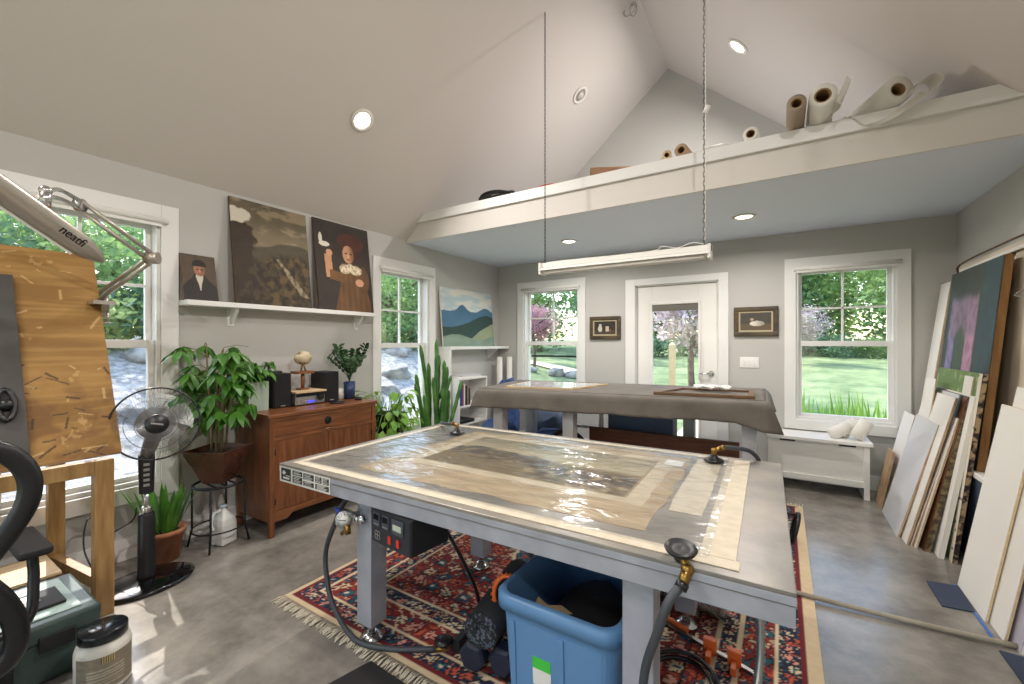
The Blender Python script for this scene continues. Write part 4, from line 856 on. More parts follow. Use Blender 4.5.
for k in range(5):
    mb = MB(); vs = []
    for i in range(7):
        rr = .03 + .128 * i / 6
        for j in range(7):
            a = k * 2 * PI / 5 + (j / 6 - .5) * (1.05 - .1 * i / 6) + i * .07; vs.append(fc_ + (fs * math.cos(a) + fu * math.sin(a)) * rr + fa * ((j / 6 - .5) * .035))
    mb.add(vs, [(i * 7 + j, i * 7 + j + 1, (i + 1) * 7 + j + 1, (i + 1) * 7 + j) for i in range(6) for j in range(6)], smooth=True); mb.build('blade', bladem, r)
t = MB(); NR_ = 84
def cagepts(k, front):
    out = []
    for i in range(9):
        rr = .042 + (.186 - .042) * i / 8; a = 2 * PI * k / NR_ + (rr - .04) * 2.4 * (1 if front else -1); dz = (.075 - .07 * (rr / .186) ** 3) * (1 if front else -1.15)
        out.append(fc_ + (fs * math.cos(a) + fu * math.sin(a)) * rr + fa * dz)
    return out
for k in range(NR_): t.tube(cagepts(k, True), .0007, 3, caps=False)
for rr, dz in ((.088, .068), (.13, .051)): t.tube([fc_ + (fs * math.cos(a) + fu * math.sin(a)) * rr + fa * dz for a in [i * PI / 24 for i in range(48)]], .0016, 5, closed=True)
t.build('front_grille', M['cage'], r)
t = MB()
for k in range(0, NR_, 2): t.tube(cagepts(k, False), .0006, 3, caps=False)
t.build('rear_grille', M['cage'], r)
MB().tube([fc_ + (fs * math.cos(a) + fu * math.sin(a)) * .188 for a in [i * PI / 32 for i in range(64)]], .005, 6, closed=True).build('cage_rim', M['black'], r)
hb = MB().lathe([(.05, -.006), (.05, .006), (.044, .012), (.001, .014)], fc_ + fa * .075, 28, axis=fa).build('hub_badge', M['black'], r)
q = fc_ + fa * .0895; dd = (fs * .97 - fu * -.25).normalized(); MB().slab(q - dd * .026 - fu * .004, dd * .052, fu * .008, fa * .001).build('badge_stripe', M['silver'], hb)
MB().tube(spline([(fx - .13, fy - .13, .02), (-3.05, .75, .02), (-3.18, .70, .2), (-3.22, .72, .36), (-3.3, .80, .30), (-3.385, .86, .33)], 8), .004, 6).tube(spline([(fx - .04, fy - .03, .42), (-3.05, .86, .34), (-3.2, .78, .22), (-3.15, .74, .04)], 8), .004, 6).build('power_cord', M['black'], r)
# ---- plants
def pot(parent, c_, rb, rt, h, m_, n=28, rim=.012, square=False, name='pot'):
    n = 4 if square else n; rot = PI / 4 if square else 0
    MB().lathe([(rb, 0), (rt, h - rim * 2), (rt + rim, h - rim * 2), (rt + rim, h), (rt - .004, h), (rt - .012, h - .03), (.001, h - .03)], c_, n, smooth=not square, rot=rot).build(name, m_, parent)
    MB().lathe([(rt - .014, h - .029), (.001, h - .02)], c_, 20).build('soil', M['soil'], parent)
r = thing('snake_plant', 'spiky snake plant in a terracotta pot on the floor behind the fan', 'plant', (-3.21, 1.06, 0))
pot(r, (-3.21, 1.06, 0), .075, .10, .19, M['terracotta'])
t = MB(); R_ = random.Random(3)
for k in range(22):
    a = R_.uniform(0, 2 * PI); le = R_.uniform(.16, .38); d = Vector((math.cos(a) * R_.uniform(.1, .45), math.sin(a) * R_.uniform(.1, .45), 1)); t.leaf((-3.21 + math.cos(a) * .05, 1.06 + math.sin(a) * .05, .16), d, (math.cos(a), math.sin(a), 0), le, R_.uniform(.028, .042), -.05, seg=6)
t.leaf((-3.21, 1.0, .16), (.05, -.06, 1), (1, 0, 0), .66, .04, -.02, seg=6)
t.build('leaves', M['green'], r)
# plant stand with square pot and schefflera
sx, sy, szt = -3.15, 1.335, .405; r = thing('plant_stand', 'black iron round plant stand left of the wooden cabinet', 'plant stand', (sx, sy, 0))
t = MB().tube([(sx + math.cos(a) * .14, sy + math.sin(a) * .14, szt) for a in [i * PI / 16 for i in range(32)]], .009, 8, closed=True)
for k in (-1, 0, 1): t.cyl((sx - .13, sy + k * .05, szt), (sx + .13, sy + k * .06, szt), .006, n=6)
t.build('top_ring', M['iron'], r)
for k in range(4):
    a = PI / 4 + k * PI / 2 + .1; MB().tube([(sx + math.cos(a) * .15, sy + math.sin(a) * .15, szt), (sx + math.cos(a) * .15, sy + math.sin(a) * .15, .12), (sx + math.cos(a) * .175, sy + math.sin(a) * .175, .006)], .007, 6).build('leg', M['iron'], r)
MB().tube([(sx + math.cos(a) * .15, sy + math.sin(a) * .15, .12) for a in [i * PI / 16 for i in range(32)]], .005, 6, closed=True).build('lower_ring', M['iron'], r)
r = thing('umbrella_plant', 'large leafy umbrella plant in a bronze-brown tapered square pot on the iron stand', 'plant', (sx, sy, szt + .012))
MB().lathe([(.09, 0), (.195, .205), (.206, .22), (.192, .22), (.178, .185), (.001, .185)], (sx, sy, szt + .012), 4, smooth=False, rot=PI / 4 + .5).build('square_pot', M['darkpot'], r, bevel=.004)
MB().lathe([(.172, .187), (.001, .195)], (sx, sy, szt + .012), 4, smooth=False, rot=PI / 4 + .5).build('soil', M['soil'], r)
t = MB(); lf = MB(); R_ = random.Random(11); tips = []
for k in range(6):
    a = k * 2 * PI / 6 + R_.uniform(-.3, .3); h = R_.uniform(.42, .78); e = Vector((sx + math.cos(a) * R_.uniform(.02, .14), sy + math.sin(a) * R_.uniform(.02, .16), szt + .20 + h)); s0 = Vector((sx + math.cos(a) * .04, sy + math.sin(a) * .04, szt + .195))
    pth = bez(s0, s0 + Vector((0, 0, h * .4)), e - Vector((0, 0, h * .3)), e, 8); t.tube(pth, [.008 - .0005 * i for i in range(9)], 6)
    for i in range(3, 9):
        for q_ in range(1 + (i % 2)):
            b = a + R_.uniform(-1.6, 1.6); p0 = pth[i]; e2 = p0 + Vector((math.cos(b), math.sin(b), R_.uniform(-.1, .45))) * R_.uniform(.09, .17); t.tube([p0, (p0 + e2) / 2 + Vector((0, 0, .015)), e2], .0025, 4); tips.append((e2, Vector((math.cos(b), math.sin(b), .1))))
for e2, dd in tips:
    n_ = 6; base = R_.uniform(0, 6)
    for j in range(n_):
        g = base + j * 2 * PI / n_; d = Vector((math.cos(g), math.sin(g), -.55 + R_.uniform(-.4, .3))) + dd * .35
        lf.leaf(e2, d, (0, 0, 1), R_.uniform(.09, .145), R_.uniform(.04, .056), .35)
for v_ in lf.v:
    if v_.x < XL + .03: v_.x = XL + .03 + (v_.x - XL - .03) * -.05
    if v_.y > 1.46: v_.y = 1.46 - (v_.y - 1.46) * .5
    if v_.y > 1.49 and v_.z < .92 and v_.x < -2.9: v_.y = 1.49
t.build('stems', M['stem'], r); lf.build('leaves', M['green'], r)
# milk jug
jc = Vector((-3.14, 1.36, 0)); r = thing('plastic_jug', 'cloudy white plastic water jug on the floor under the iron plant stand', 'jug', jc)
MB().lathe([(.070, 0), (.078, .01), (.078, .13), (.070, .165), (.035, .205), (.021, .225), (.021, .238)], jc, 4, rot=PI / 4 + .3, smooth=False).build('jug_body', M['jugp'], r, bevel=.016, seg=3)
MB().lathe([(.022, .238), (.022, .252), (.001, .253)], jc, 16).build('cap', mat('jug_cap', (180, 190, 200), .4), r)
MB().tube(spline([jc + Vector((.01, -.022, .225)), jc + Vector((.02, -.065, .215)), jc + Vector((.025, -.085, .16)), jc + Vector((.02, -.07, .11))], 6), .010, 8).build('handle', M['jugp'], r)
# on the cabinet
CT = CH
r = thing('square_planter', 'drooping green plant in a pale mint square planter on the cabinet left end', 'plant', (-3.24, 1.635, CT))
MB().lathe([(.098, 0), (.102, .21), (.096, .21), (.09, .19), (.001, .19)], (-3.24, 1.60, CT), 4, rot=PI / 4, smooth=False).build('planter', mat('mint_glaze', (176, 192, 178), .35), r, bevel=.004)
MB().lathe([(.088, .191), (.001, .198)], (-3.24, 1.60, CT), 4, rot=PI / 4, smooth=False).build('soil', M['soil'], r)
t = MB(); R_ = random.Random(5)
for k in range(58):
    a = R_.uniform(0, 2 * PI); p0 = Vector((-3.24 + R_.uniform(-.03, .03), 1.60 + R_.uniform(-.03, .03), CT + .20)); hh = R_.uniform(.02, .16); e = p0 + Vector((math.cos(a) * .07 + .02, math.sin(a) * .08, hh)); t.tube([p0, (p0 + e) / 2 + Vector((0, 0, .03)), e], .002, 4)
    t.leaf(e, (math.cos(a) + .2, math.sin(a), R_.uniform(-.6, .2)), (0, 0, 1), R_.uniform(.06, .10), R_.uniform(.028, .04), .5)
for v_ in t.v:
    v_.x = max(v_.x, XL + .02)
    if v_.y > 1.70: v_.y = 1.70 - (v_.y - 1.70) * .3
t.build('foliage', M['green'], r)
def speaker(label, x0, x1, y0, y1, z1):
    r = thing('speaker', label, 'speaker', ((x0 + x1) / 2, (y0 + y1) / 2, CT)); MB().box(x0, x1, y0, y1, CT, z1).build('cabinet_box', M['blackm'], r, bevel=.003)
    g = MB().box(x1, x1 + .008, y0 + .004, y1 - .004, CT + .004, z1 - .004).build('grille', mat('speaker_cloth', (20, 20, 22), .9), r, bevel=.003)
    MB().box(x1 + .008, x1 + .0095, (y0 + y1) / 2 - .018, (y0 + y1) / 2 + .018, CT + .012, CT + .02).build('badge', M['silver'], g)
speaker('black bookshelf speaker left of the silver receiver on the cabinet', -3.37, -3.19, 1.715, 1.85, 1.10)
speaker('black bookshelf speaker right of the silver receiver on the cabinet', -3.37, -3.19, 2.125, 2.265, 1.09)
MB().box(-3.30, -3.22, 1.73, 1.80, 1.1005, 1.118).build('gadget', M['black'], bevel=.003, label='small flat black gadget on top of the left bookshelf speaker', cat='gadget')
r = thing('stereo_receiver', 'silver stereo receiver between the two black speakers on the cabinet', 'stereo', (-3.28, 2.03, CT))
MB().box(-3.36, -3.16, 1.865, 2.115, CT + .008, CT + .098).build('case', M['silver'], r, bevel=.003)
MB().box(-3.159, -3.155, 1.87, 2.11, CT + .07, CT + .095).build('display', M['screen'], r)
MB().cyl((-3.16, 2.07, CT + .055), (-3.135, 2.07, CT + .055), .024).build('volume_knob', M['iron'], r)
for k in range(3): MB().cyl((-3.16, 1.885 + k * .03, CT + .035), (-3.152, 1.885 + k * .03, CT + .035), .006, n=12).build('button', M['chrome'], r)
MB().box(-3.159, -3.156, 1.965, 2.025, CT + .02, CT + .035).build('blue_light', mat('blue_led', (80, 80, 255), .4, emis=(70, 70, 255), es=1.0), r, label='glowing blue indicator')
for fx_, fy_ in ((-3.33, 1.89), (-3.19, 1.89), (-3.19, 2.09), (-3.33, 2.09)): MB().lathe([(.012, 0), (.012, .008)], (fx_, fy_, CT), 8).build('foot', M['black'], r)
MB().box(-3.37, -3.14, 1.86, 2.12, CT + .099, CT + .113).build('wood_board', M['pale'], bevel=.002, label='thin wooden board lying on top of the silver receiver', cat='board')
r = thing('ornament', 'pale shell-like skull ornament on a small wooden pedestal above the receiver', 'ornament', (-3.27, 1.99, CT + .1135))
zb = CT + .1135
MB().box(-3.31, -3.24, 1.96, 2.03, zb, zb + .012).cyl((-3.275, 1.995, zb + .01), (-3.275, 1.995, zb + .14), .014).box(-3.32, -3.23, 1.92, 2.07, zb + .13, zb + .15).build('pedestal', M['wood'], r)
MB().cyl((-3.275, 1.98, zb + .15), (-3.275, 1.995, zb + .21), .006).cyl((-3.275, 2.02, zb + .15), (-3.275, 2.0, zb + .21), .006).build('prongs', M['brass'], r)
mb = MB(); nn_ = 18
for i in range(10):
    ph = PI * i / 9
    for j in range(nn_):
        th = 2 * PI * j / nn_; d = Vector((math.sin(ph) * math.cos(th), math.sin(ph) * math.sin(th), math.cos(ph))); q = 1 + .22 * noise.noise(d * 2.2 + Vector((3, 1, 2))); mb.v.append(Vector((-3.275, 2.0, zb + .255)) + Vector((d.x * .045, d.y * .072, d.z * .055)) * q)
for i in range(9):
    for j in range(nn_): mb.f.append((i * nn_ + j, (i + 1) * nn_ + j, (i + 1) * nn_ + (j + 1) % nn_, i * nn_ + (j + 1) % nn_)); mb.m.append(0); mb.s.append(True)
mb.build('shell', mat('bone', (196, 180, 150), .6, c2=(110, 84, 54), scale=16, thr=(.5, .65)), r)
MB().lathe([(.034, 0), (.036, .10), (.032, .10), (.03, .01), (.001, .01)], (-3.25, 2.312, CT), 24).build('cup', M['canvas'], label='white cup standing left of the blue plant pot on the cabinet', cat='cup')
r = thing('potted_plant', 'small dark-leaved plant in a dark blue pot on the right end of the cabinet', 'plant', (-3.22, 2.39, CT))
pb = (-3.22, 2.395, CT); MB().lathe([(.045, 0), (.05, .15), (.046, .15), (.043, .13), (.001, .13)], pb, 24).build('pot', mat('blue_glaze', (40, 62, 104), .3), r); MB().lathe([(.043, .131), (.001, .134)], pb, 20).build('soil', M['soil'], r)
t = MB(); sm_ = MB(); R_ = random.Random(21)
for k in range(9):
    a = k * 2 * PI / 9 + .3; h = R_.uniform(.2, .34); e = Vector((pb[0] + math.cos(a) * R_.uniform(.06, .13), pb[1] + math.sin(a) * R_.uniform(.10, .19), CT + .13 + h)); p0 = Vector((pb[0], pb[1], CT + .13)); pth = bez(p0, p0 + Vector((0, 0, h * .5)), e - Vector((0, 0, h * .2)), e, 9); sm_.tube(pth, .003, 5)
    for i in range(3, 10):
        for s_ in (-1, 1): d = Vector((-math.sin(a) * s_, math.cos(a) * s_, .55)) + Vector((R_.uniform(-.3, .3), R_.uniform(-.3, .3), 0)); t.leaf(pth[i], d, (math.cos(a), math.sin(a), .5), R_.uniform(.05, .075), .03, .1)
for v_ in t.v: v_.x = max(v_.x, XL + .02)
sm_.build('stems', M['greend'], r); t.build('leaves', M['greend'], r)
MB().lathe([(.055, 0), (.06, .008), (.05, .014), (.001, .015)], (-3.06, 2.16, CT), 28).build('dish', M['black'], label='round flat black dish on the cabinet in front of the right speaker', cat='dish')
MB().lathe([(.028, 0), (.032, .018), (.02, .026), (.001, .027)], (-3.08, 2.38, CT), 24).build('small_lid', M['blackm'], label='small black round object on the cabinet near the blue pot', cat='lid')
# ---- upper shelf and its three pictures
def shelf(label, y0, y1, z, dep, brs):
    r = thing('wall_shelf', label, 'shelf', (XL, (y0 + y1) / 2, z)); MB().box(XL, XL + dep, y0, y1, z - .035, z).build('shelf_board', M['trim'], r, bevel=.003)
    for y in brs: MB().prism([(XL, z - .035), (XL + dep * .75, z - .035), (XL + dep * .72, z - .055), (XL + .03, z - .14), (XL, z - .14)], y - .012, y + .012, 'xz').box(XL, XL + .012, y - .022, y + .022, z - .16, z - .035).build('bracket', M['trim'], r)
shelf('long white wall shelf above the cabinet holding three old paintings', 1.20, 2.735, 1.615, .145, (1.52, 2.60))
shelf('short white wall shelf in the back left corner holding the mountain painting', 3.74, 4.98, 1.288, .20, (4.75,))
def leaning(name, label, y0, y1, z0, h, fn, xb=-3.23, xt=-3.385, nu=90, nv=110, th=.018, edge=None):
    r = thing(name, label, 'painting', (xb, (y0 + y1) / 2, z0)); o = Vector((xb, y0, z0)); b = Vector((xt - xb, 0, math.sqrt(h * h - (xt - xb) ** 2))); a = Vector((0, y1 - y0, 0)); n_ = a.cross(b).normalized()
    if n_.x < 0: n_ = -n_
    MB().slab(o - n_ * th, a, b, n_ * th * .97).build('stretcher', edge or M['woodd'], r)
    mb = MB(); painted(fn, o, a, b, nu, nv, mb); mb.build('painted_canvas', M['paint'], r); return r
def portrait(u, v):
    c_ = mixc((70, 58, 46), (92, 78, 60), nz(u * 4, v * 4)); n1 = nz(u * 20, v * 20, 3)
    if v < .46 + .16 * math.exp(-((u - .5) / .25) ** 2) and abs(u - .5) < .16 + .34 * sm(.58, .25, v): c_ = mixc((34, 28, 28), (50, 42, 38), n1)
    if (abs(u - .5) < .09 * (1 - sm(.56, .25, v)) + .02) and .22 < v < .56: c_ = (196, 188, 170)
    if ((u - .52) / .17) ** 2 + ((v - .68) / .15) ** 2 < 1: c_ = mixc((156, 108, 82), (104, 70, 52), sm(.5, .7, u) * .7)
    if ((u - .52) / .2) ** 2 + ((v - .78) / .12) ** 2 < 1 and v > .75 - .0: c_ = (32, 24, 20)
    if abs(v - .68) < .014 and (abs(u - .46) < .035 or abs(u - .58) < .035): c_ = (50, 34, 28)
    if abs(v - .59) < .01 and abs(u - .52) < .05: c_ = (130, 60, 54)
    if abs(u - .52) < .014 and .61 < v < .68: c_ = (196, 146, 116)
    return c_
leaning('portrait_painting', 'small dark portrait of a man in a white collar at the shelf left end', 1.20, 1.405, 1.616, .325, portrait, xb=-3.31)
def landscape(u, v):
    n1 = nz(u * 4, v * 4, 1, 5); n2 = nz(u * 14, v * 14, 2, 6); n4 = nz(u * 9, v * 12, 4, 6)
    hill = .60 - .04 * math.sin(u * 6) + .05 * (nz(u * 6, 0) - .5)
    sky_ = mixc((120, 106, 82), (82, 72, 56), sm(.62, 1, v) * .7 + (n1 - .45)); sky_ = mixc(sky_, (150, 134, 106), sm(.48, .62, nz(u * 3, v * 8, 6)) * .8)
    far = mixc((86, 78, 60), (66, 60, 46), n2); land = mixc((66, 54, 36), (42, 34, 22), sm(.4, .6, n2)); land = mixc(land, (104, 84, 50), .75 * sm(.48, .62, n4) * sm(.2, .5, u))
    c_ = mixc(land, far, sm(hill - .16, hill - .06, v)); c_ = mixc(c_, sky_, sm(hill - .01, hill + .015, v))
    riv = .56 + .34 * (.46 - v) / .34; w_ = .03 + .12 * (.48 - v)
    if .10 < v < .47: c_ = mixc(c_, mixc((160, 148, 120), (104, 92, 70), sm(.42, .6, n2)), sm(w_, w_ * .4, abs(u - riv) + .03 * (n2 - .5)) * .9)
    tr = (.30 - .16 * abs(v - .62) / .3 + .16 * (n2 - .5)) * sm(.84, .74, v) + .06 * sm(.6, .3, v)
    c_ = mixc(c_, mixc((34, 26, 16), (66, 48, 26), n4), sm(tr + .02, tr - .02, u))
    c_ = mixc(c_, (208, 200, 184), sm(1.1, .8, ((u - .08) / .17) ** 2 + ((v - .84) / .075) ** 2 + 1.2 * (n2 - .5)))
    return c_
leaning('landscape_painting', 'large dark landscape painting with a pale river, middle of the shelf', 1.50, 2.085, 1.616, .79, landscape, xb=-3.285, nu=150, nv=190)
def girl(u, v):
    n1 = nz(u * 6, v * 6, 1); n2 = nz(u * 24, v * 24, 2); c_ = mixc((42, 34, 30), (60, 50, 42), n1)
    E = lambda cx_, cy_, a, b: ((u - cx_) / a) ** 2 + ((v - cy_) / b) ** 2 < 1
    if v < .55 and abs(u - (.62 + .02 * math.sin(v * 9))) < .17 + .16 * sm(.52, .0, v): c_ = mixc((120, 84, 46), (78, 52, 30), n1 + .15 * math.sin(u * 60))
    if E(.84, .38, .11, .16): c_ = mixc((112, 78, 44), (70, 48, 30), n1)
    if abs((u - .22) - (v - .40) * -.05) < .06 and .36 < v < .62: c_ = (190, 140, 104)      # raised arm
    if abs(v - .40 + (u - .22) * .1) < .055 and .22 < u < .46: c_ = mixc((124, 88, 50), (90, 62, 36), n1)
    if E(.235, .64, .055, .04): c_ = (202, 150, 116)
    if E(.62, .72, .2, .15): c_ = (62, 34, 26)          # hair
    if E(.64, .80, .25, .10): c_ = mixc((96, 48, 32), (60, 30, 24), n1)   # hat
    if E(.58, .655, .105, .105): c_ = mixc((190, 142, 108), (130, 86, 62), sm(.56, .68, u))
    if (abs(u - .54) < .022 or abs(u - .63) < .02) and abs(v - .665) < .010: c_ = (44, 28, 24)
    if abs(u - .575) < .025 and abs(v - .597) < .008: c_ = (150, 60, 56)
    if abs(u - .58) < .009 and .615 < v < .66: c_ = (224, 174, 140)
    if E(.50, .48, .10, .055) or E(.70, .48, .12, .055) or E(.6, .51, .07, .04): c_ = mixc((222, 208, 180), (170, 150, 120), sm(.45, .6, n2))
    if E(.76, .34, .08, .045): c_ = (196, 146, 112)
    if E(.16, .73, .09, .028) or E(.10, .79, .03, .06): c_ = (224, 218, 202)   # white bird
    return c_
leaning('figure_painting', 'dark painting of a child in a hat holding up a white bird, shelf right', 2.15, 2.715, 1.616, .80, girl, xb=-3.285, nu=150, nv=200)
def mountains(u, v):
    n1 = nz(u * 4, v * 6, 1); n2 = nz(u * 22, v * 22, 2)
    c_ = mixc((176, 196, 204), (216, 214, 206), sm(.35, .6, nz(u * 3, v * 9, 4)))
    r1 = .60 + .12 * math.exp(-((u - .38) / .10) ** 2) + .10 * math.exp(-((u - .85) / .14) ** 2) + .02 * nz(u * 12, 1)
    if v < r1: c_ = mixc((84, 126, 152), (60, 98, 128), n1)
    r2 = .40 + .07 * math.sin(u * 5 + 4.2) + .12 * sm(.45, .95, u)
    if v < r2: c_ = mixc((54, 80, 72), (32, 56, 52), n2)
    r3 = .14 + .30 * sm(.5, 1.0, u) + .03 * math.sin(u * 12)
    if v < r3: c_ = mixc((128, 142, 112), (160, 164, 134), n1)
    if v < .16 + .05 * math.sin(u * 7): c_ = mixc((148, 166, 150), (104, 128, 108), n1)
    return c_
leaning('mountain_painting', 'blue-green mountain landscape painting on the short corner shelf', 3.745, 4.78, 1.289, .71, mountains, xb=-3.32, nu=110, nv=80, edge=M['canvas'])
# bookcase under the corner shelf
r = thing('bookcase', 'white open bookcase under the short corner shelf', 'bookcase', (-3.255, 4.03, 0)); a0_, a1_, bx0, bx1 = 3.765, 4.32, -3.40, -3.11
for y in (a0_, a1_ - .02): MB().box(bx0, bx1, y, y + .02, 0, .90).build('side', M['white'], r, bevel=.002)
MB().box(bx0, bx1, a0_, a1_, .90, .92).build('top', M['white'], r, bevel=.002)
for z in (.06, .37, .58): MB().box(bx0 + .01, bx1 - .004, a0_ + .02, a1_ - .02, z, z + .018).build('shelf', M['white'], r)
MB().box(bx0, bx0 + .008, a0_ + .02, a1_ - .02, 0.06, .90).build('back_panel', M['white'], r)
R_ = random.Random(2); y = a0_ + .035
for i, (col_, w_, h_, lb) in enumerate((((38, 60, 120), .035, .25, 'dark blue book, first on the left of the bookcase'), ((64, 80, 150), .02, .26, 'thin violet-blue book, second on the bookcase'), ((190, 60, 70), .016, .24, 'thin red book, third on the bookcase'), ((226, 222, 210), .022, .25, 'white book leaning, fourth on the bookcase'), ((30, 30, 34), .035, .23, 'thick black book, fifth on the bookcase'), ((150, 130, 110), .02, .22, 'tan book, sixth on the bookcase'), ((50, 50, 56), .03, .2, 'low grey book, last on the bookcase'))):
    bk = thing('book', lb, 'book', (-3.24, y + w_ / 2, .599), group=None); MB().box(-3.36, -3.13, y, y + w_, .599, .599 + h_).build('cover', mat('book_cover', col_, .5), bk, bevel=.002); MB().box(-3.355, -3.135, y + .003, y + w_ - .003, .5995 + h_ - .002, .599 + h_ + .0008).build('pages', M['canvas'], bk); y += w_ + .004
MB().box(-3.34, -3.12, 3.80, 4.08, .389, .43).build('case', M['black'], bevel=.012, label='flat black case on the middle shelf of the bookcase', cat='case')
for k, (lb, d_) in enumerate((('stack of loose white papers on the bookcase, bottom sheet pile', 0), ('upper loose white sheets lying on the papers on top of the bookcase', 1))):
    MB().hexa([(-3.38, 3.80 + d_ * .06, .921 + .016 * k), (-3.14, 3.78 + d_ * .09, .921 + .016 * k), (-3.12, 4.2, .921 + .016 * k), (-3.36, 4.24, .921 + .016 * k)], [(-3.38, 3.80 + d_ * .06, .936 + .014 * k), (-3.14, 3.78 + d_ * .09, .936 + .014 * k), (-3.12, 4.2, .936 + .014 * k), (-3.36, 4.24, .936 + .014 * k)]).build('paper_stack', M['canvas'] if k == 0 else M['canvas2'], label=lb, cat='papers')
MB().box(-3.39, -3.215, 3.742, 3.76, 0, 1.252).build('shelf_support', M['white'], label='tall white support panel under the left end of the corner shelf', cat='panel')
for x, y, lb in ((-3.25, 4.80, 'left of two white paper tubes standing in the back left corner'), (-3.155, 4.90, 'right of two white paper tubes standing in the back left corner')):
    MB().lathe([(.038, 0), (.038, 1.14), (.03, 1.14), (.03, .02), (.001, .02)], (x, y, 0), 24).build('paper_tube', M['canvas'], label=lb, cat='tube')
def blob(mb, c_, r_, seed, n=16, k=10, amp=.18, fr=2.2):
    c_ = Vector(c_); vs = []
    for i in range(k + 1):
        for j in range(n):
            ph, th = PI * i / k, 2 * PI * j / n; d = Vector((math.sin(ph) * math.cos(th), math.sin(ph) * math.sin(th), -math.cos(ph))); q = 1 + amp * noise.noise(d * fr + Vector((seed, seed, 0))); se = lambda v_: math.copysign(abs(v_) ** .7, v_)
            vs.append(c_ + Vector((se(d.x) * r_[0], se(d.y) * r_[1], se(d.z) * r_[2])) * q)
    return mb.add(vs, [(i * n + j, i * n + (j + 1) % n, (i + 1) * n + (j + 1) % n, (i + 1) * n + j) for i in range(k) for j in range(n)], smooth=True)
blob(MB(), (-2.93, 4.50, .44), (.15, .13, .43), 4).build('duffel_bag', M['navy'], label='tall navy fabric bag standing beside the bookcase behind the covered table', cat='bag')
# cactus and leafy floor plant
r = thing('column_cactus', 'tall green column cactus cluster in a pot by the plant window', 'cactus', (-3.08, 3.30, 0)); pot(r, (-3.08, 3.30, 0), .12, .16, .28, M['terracotta'])
def ribbed(mb, pts, rad):
    P = spline(pts, 14); k = len(P); rings = []; u = None
    for i, p in enumerate(P):
        d = (P[min(i + 1, k - 1)] - P[max(i - 1, 0)]).normalized(); u = d.orthogonal().normalized() if u is None else (u - d * u.dot(d)).normalized(); w = d.cross(u); tp = rad * (1 if i < k - 3 else (1, .85, .3)[i - k + 3]) * (1 + .08 * math.sin(i * 1.3))
        rings += [p + (u * math.cos(a) + w * math.sin(a)) * tp * (1 + .28 * math.cos(5 * a)) for a in [j * PI / 10 for j in range(20)]]
    mb.add(rings, [(i * 20 + j, i * 20 + (j + 1) % 20, (i + 1) * 20 + (j + 1) % 20, (i + 1) * 20 + j) for i in range(k - 1) for j in range(20)], smooth=True)
for pts in ([(-3.1, 3.26, .25), (-3.1, 3.24, .8), (-3.1, 3.14, 1.31)], [(-3.06, 3.33, .25), (-3.06, 3.33, .9), (-3.08, 3.36, 1.37)], [(-3.04, 3.38, .25), (-3.02, 3.42, .7), (-3.0, 3.44, 1.08)], [(-3.05, 3.22, .25), (-3.04, 3.12, .6), (-3.05, 3.02, .93)], [(-3.1, 3.36, .25), (-3.1, 3.46, .65), (-3.1, 3.62, .97)], [(-3.0, 3.27, .25), (-2.98, 3.24, .6), (-2.98, 3.2, .98)], [(-3.13, 3.3, .25), (-3.14, 3.32, .7), (-3.14, 3.30, 1.12)], [(-3.0, 3.34, .25), (-2.97, 3.33, .5), (-2.97, 3.34, .86)], [(-3.08, 3.42, .25), (-3.06, 3.5, .5), (-3.05, 3.52, .82)], [(-3.04, 3.3, .25), (-3.02, 3.3, .6), (-3.02, 3.29, 1.02)], [(-3.1, 3.22, .25), (-3.1, 3.14, .7), (-3.08, 3.06, 1.02)], [(-3.12, 3.38, .25), (-3.12, 3.42, .8), (-3.12, 3.44, 1.2)], [(-3.03, 3.42, .25), (-3.0, 3.55, .6), (-2.98, 3.66, .92)], [(-3.0, 3.2, .25), (-2.96, 3.1, .55), (-2.95, 3.04, .82)], [(-3.08, 3.35, .7), (-3.06, 3.44, .85), (-3.06, 3.46, 1.14)]):
    mb = MB(); ribbed(mb, pts, .017); mb.build('cactus_column', M['cactus'], r)
r = thing('leafy_plant', 'bright green trailing leafy plant on a stand between cabinet and cactus', 'plant', (-3.15, 2.78, 0))
t = MB()
for k in range(4): a = PI / 4 + k * PI / 2; t.tube([(-3.15 + math.cos(a) * .13, 2.78 + math.sin(a) * .13, .006), (-3.15 + math.cos(a) * .12, 2.78 + math.sin(a) * .12, .5)], .007, 6)
t.tube([(-3.15 + math.cos(a) * .125, 2.78 + math.sin(a) * .125, .5) for a in [i * PI / 12 for i in range(24)]], .008, 6, closed=True); t.build('stand', M['iron'], r)
pot(r, (-3.15, 2.78, .50), .10, .125, .17, M['blackm'])
t = MB(); R_ = random.Random(31)
for k in range(120):
    a = R_.uniform(0, 2 * PI); p0 = Vector((-3.15 + math.cos(a) * .06, 2.78 + math.sin(a) * .06, .66)); ou = R_.uniform(.06, .24); e = p0 + Vector((math.cos(a) * ou * .8 + .03, math.sin(a) * ou, R_.uniform(-.22, .24) if k % 3 else R_.uniform(-.3, .0))); t.tube([p0, (p0 + e) / 2 + Vector((0, 0, .07)), e], .0025, 4); t.leaf(e, (math.cos(a), math.sin(a), R_.uniform(-.9, .2)), (0, 0, 1), R_.uniform(.09, .13), R_.uniform(.05, .07), .4)
for v_ in t.v: v_.y = min(v_.y, 2.97); v_.x = max(v_.x, XL + .03); v_.y = max(v_.y, 2.455) if v_.z < .9 and v_.x < -2.9 else v_.y
t.build('foliage', M['greenl'], r)
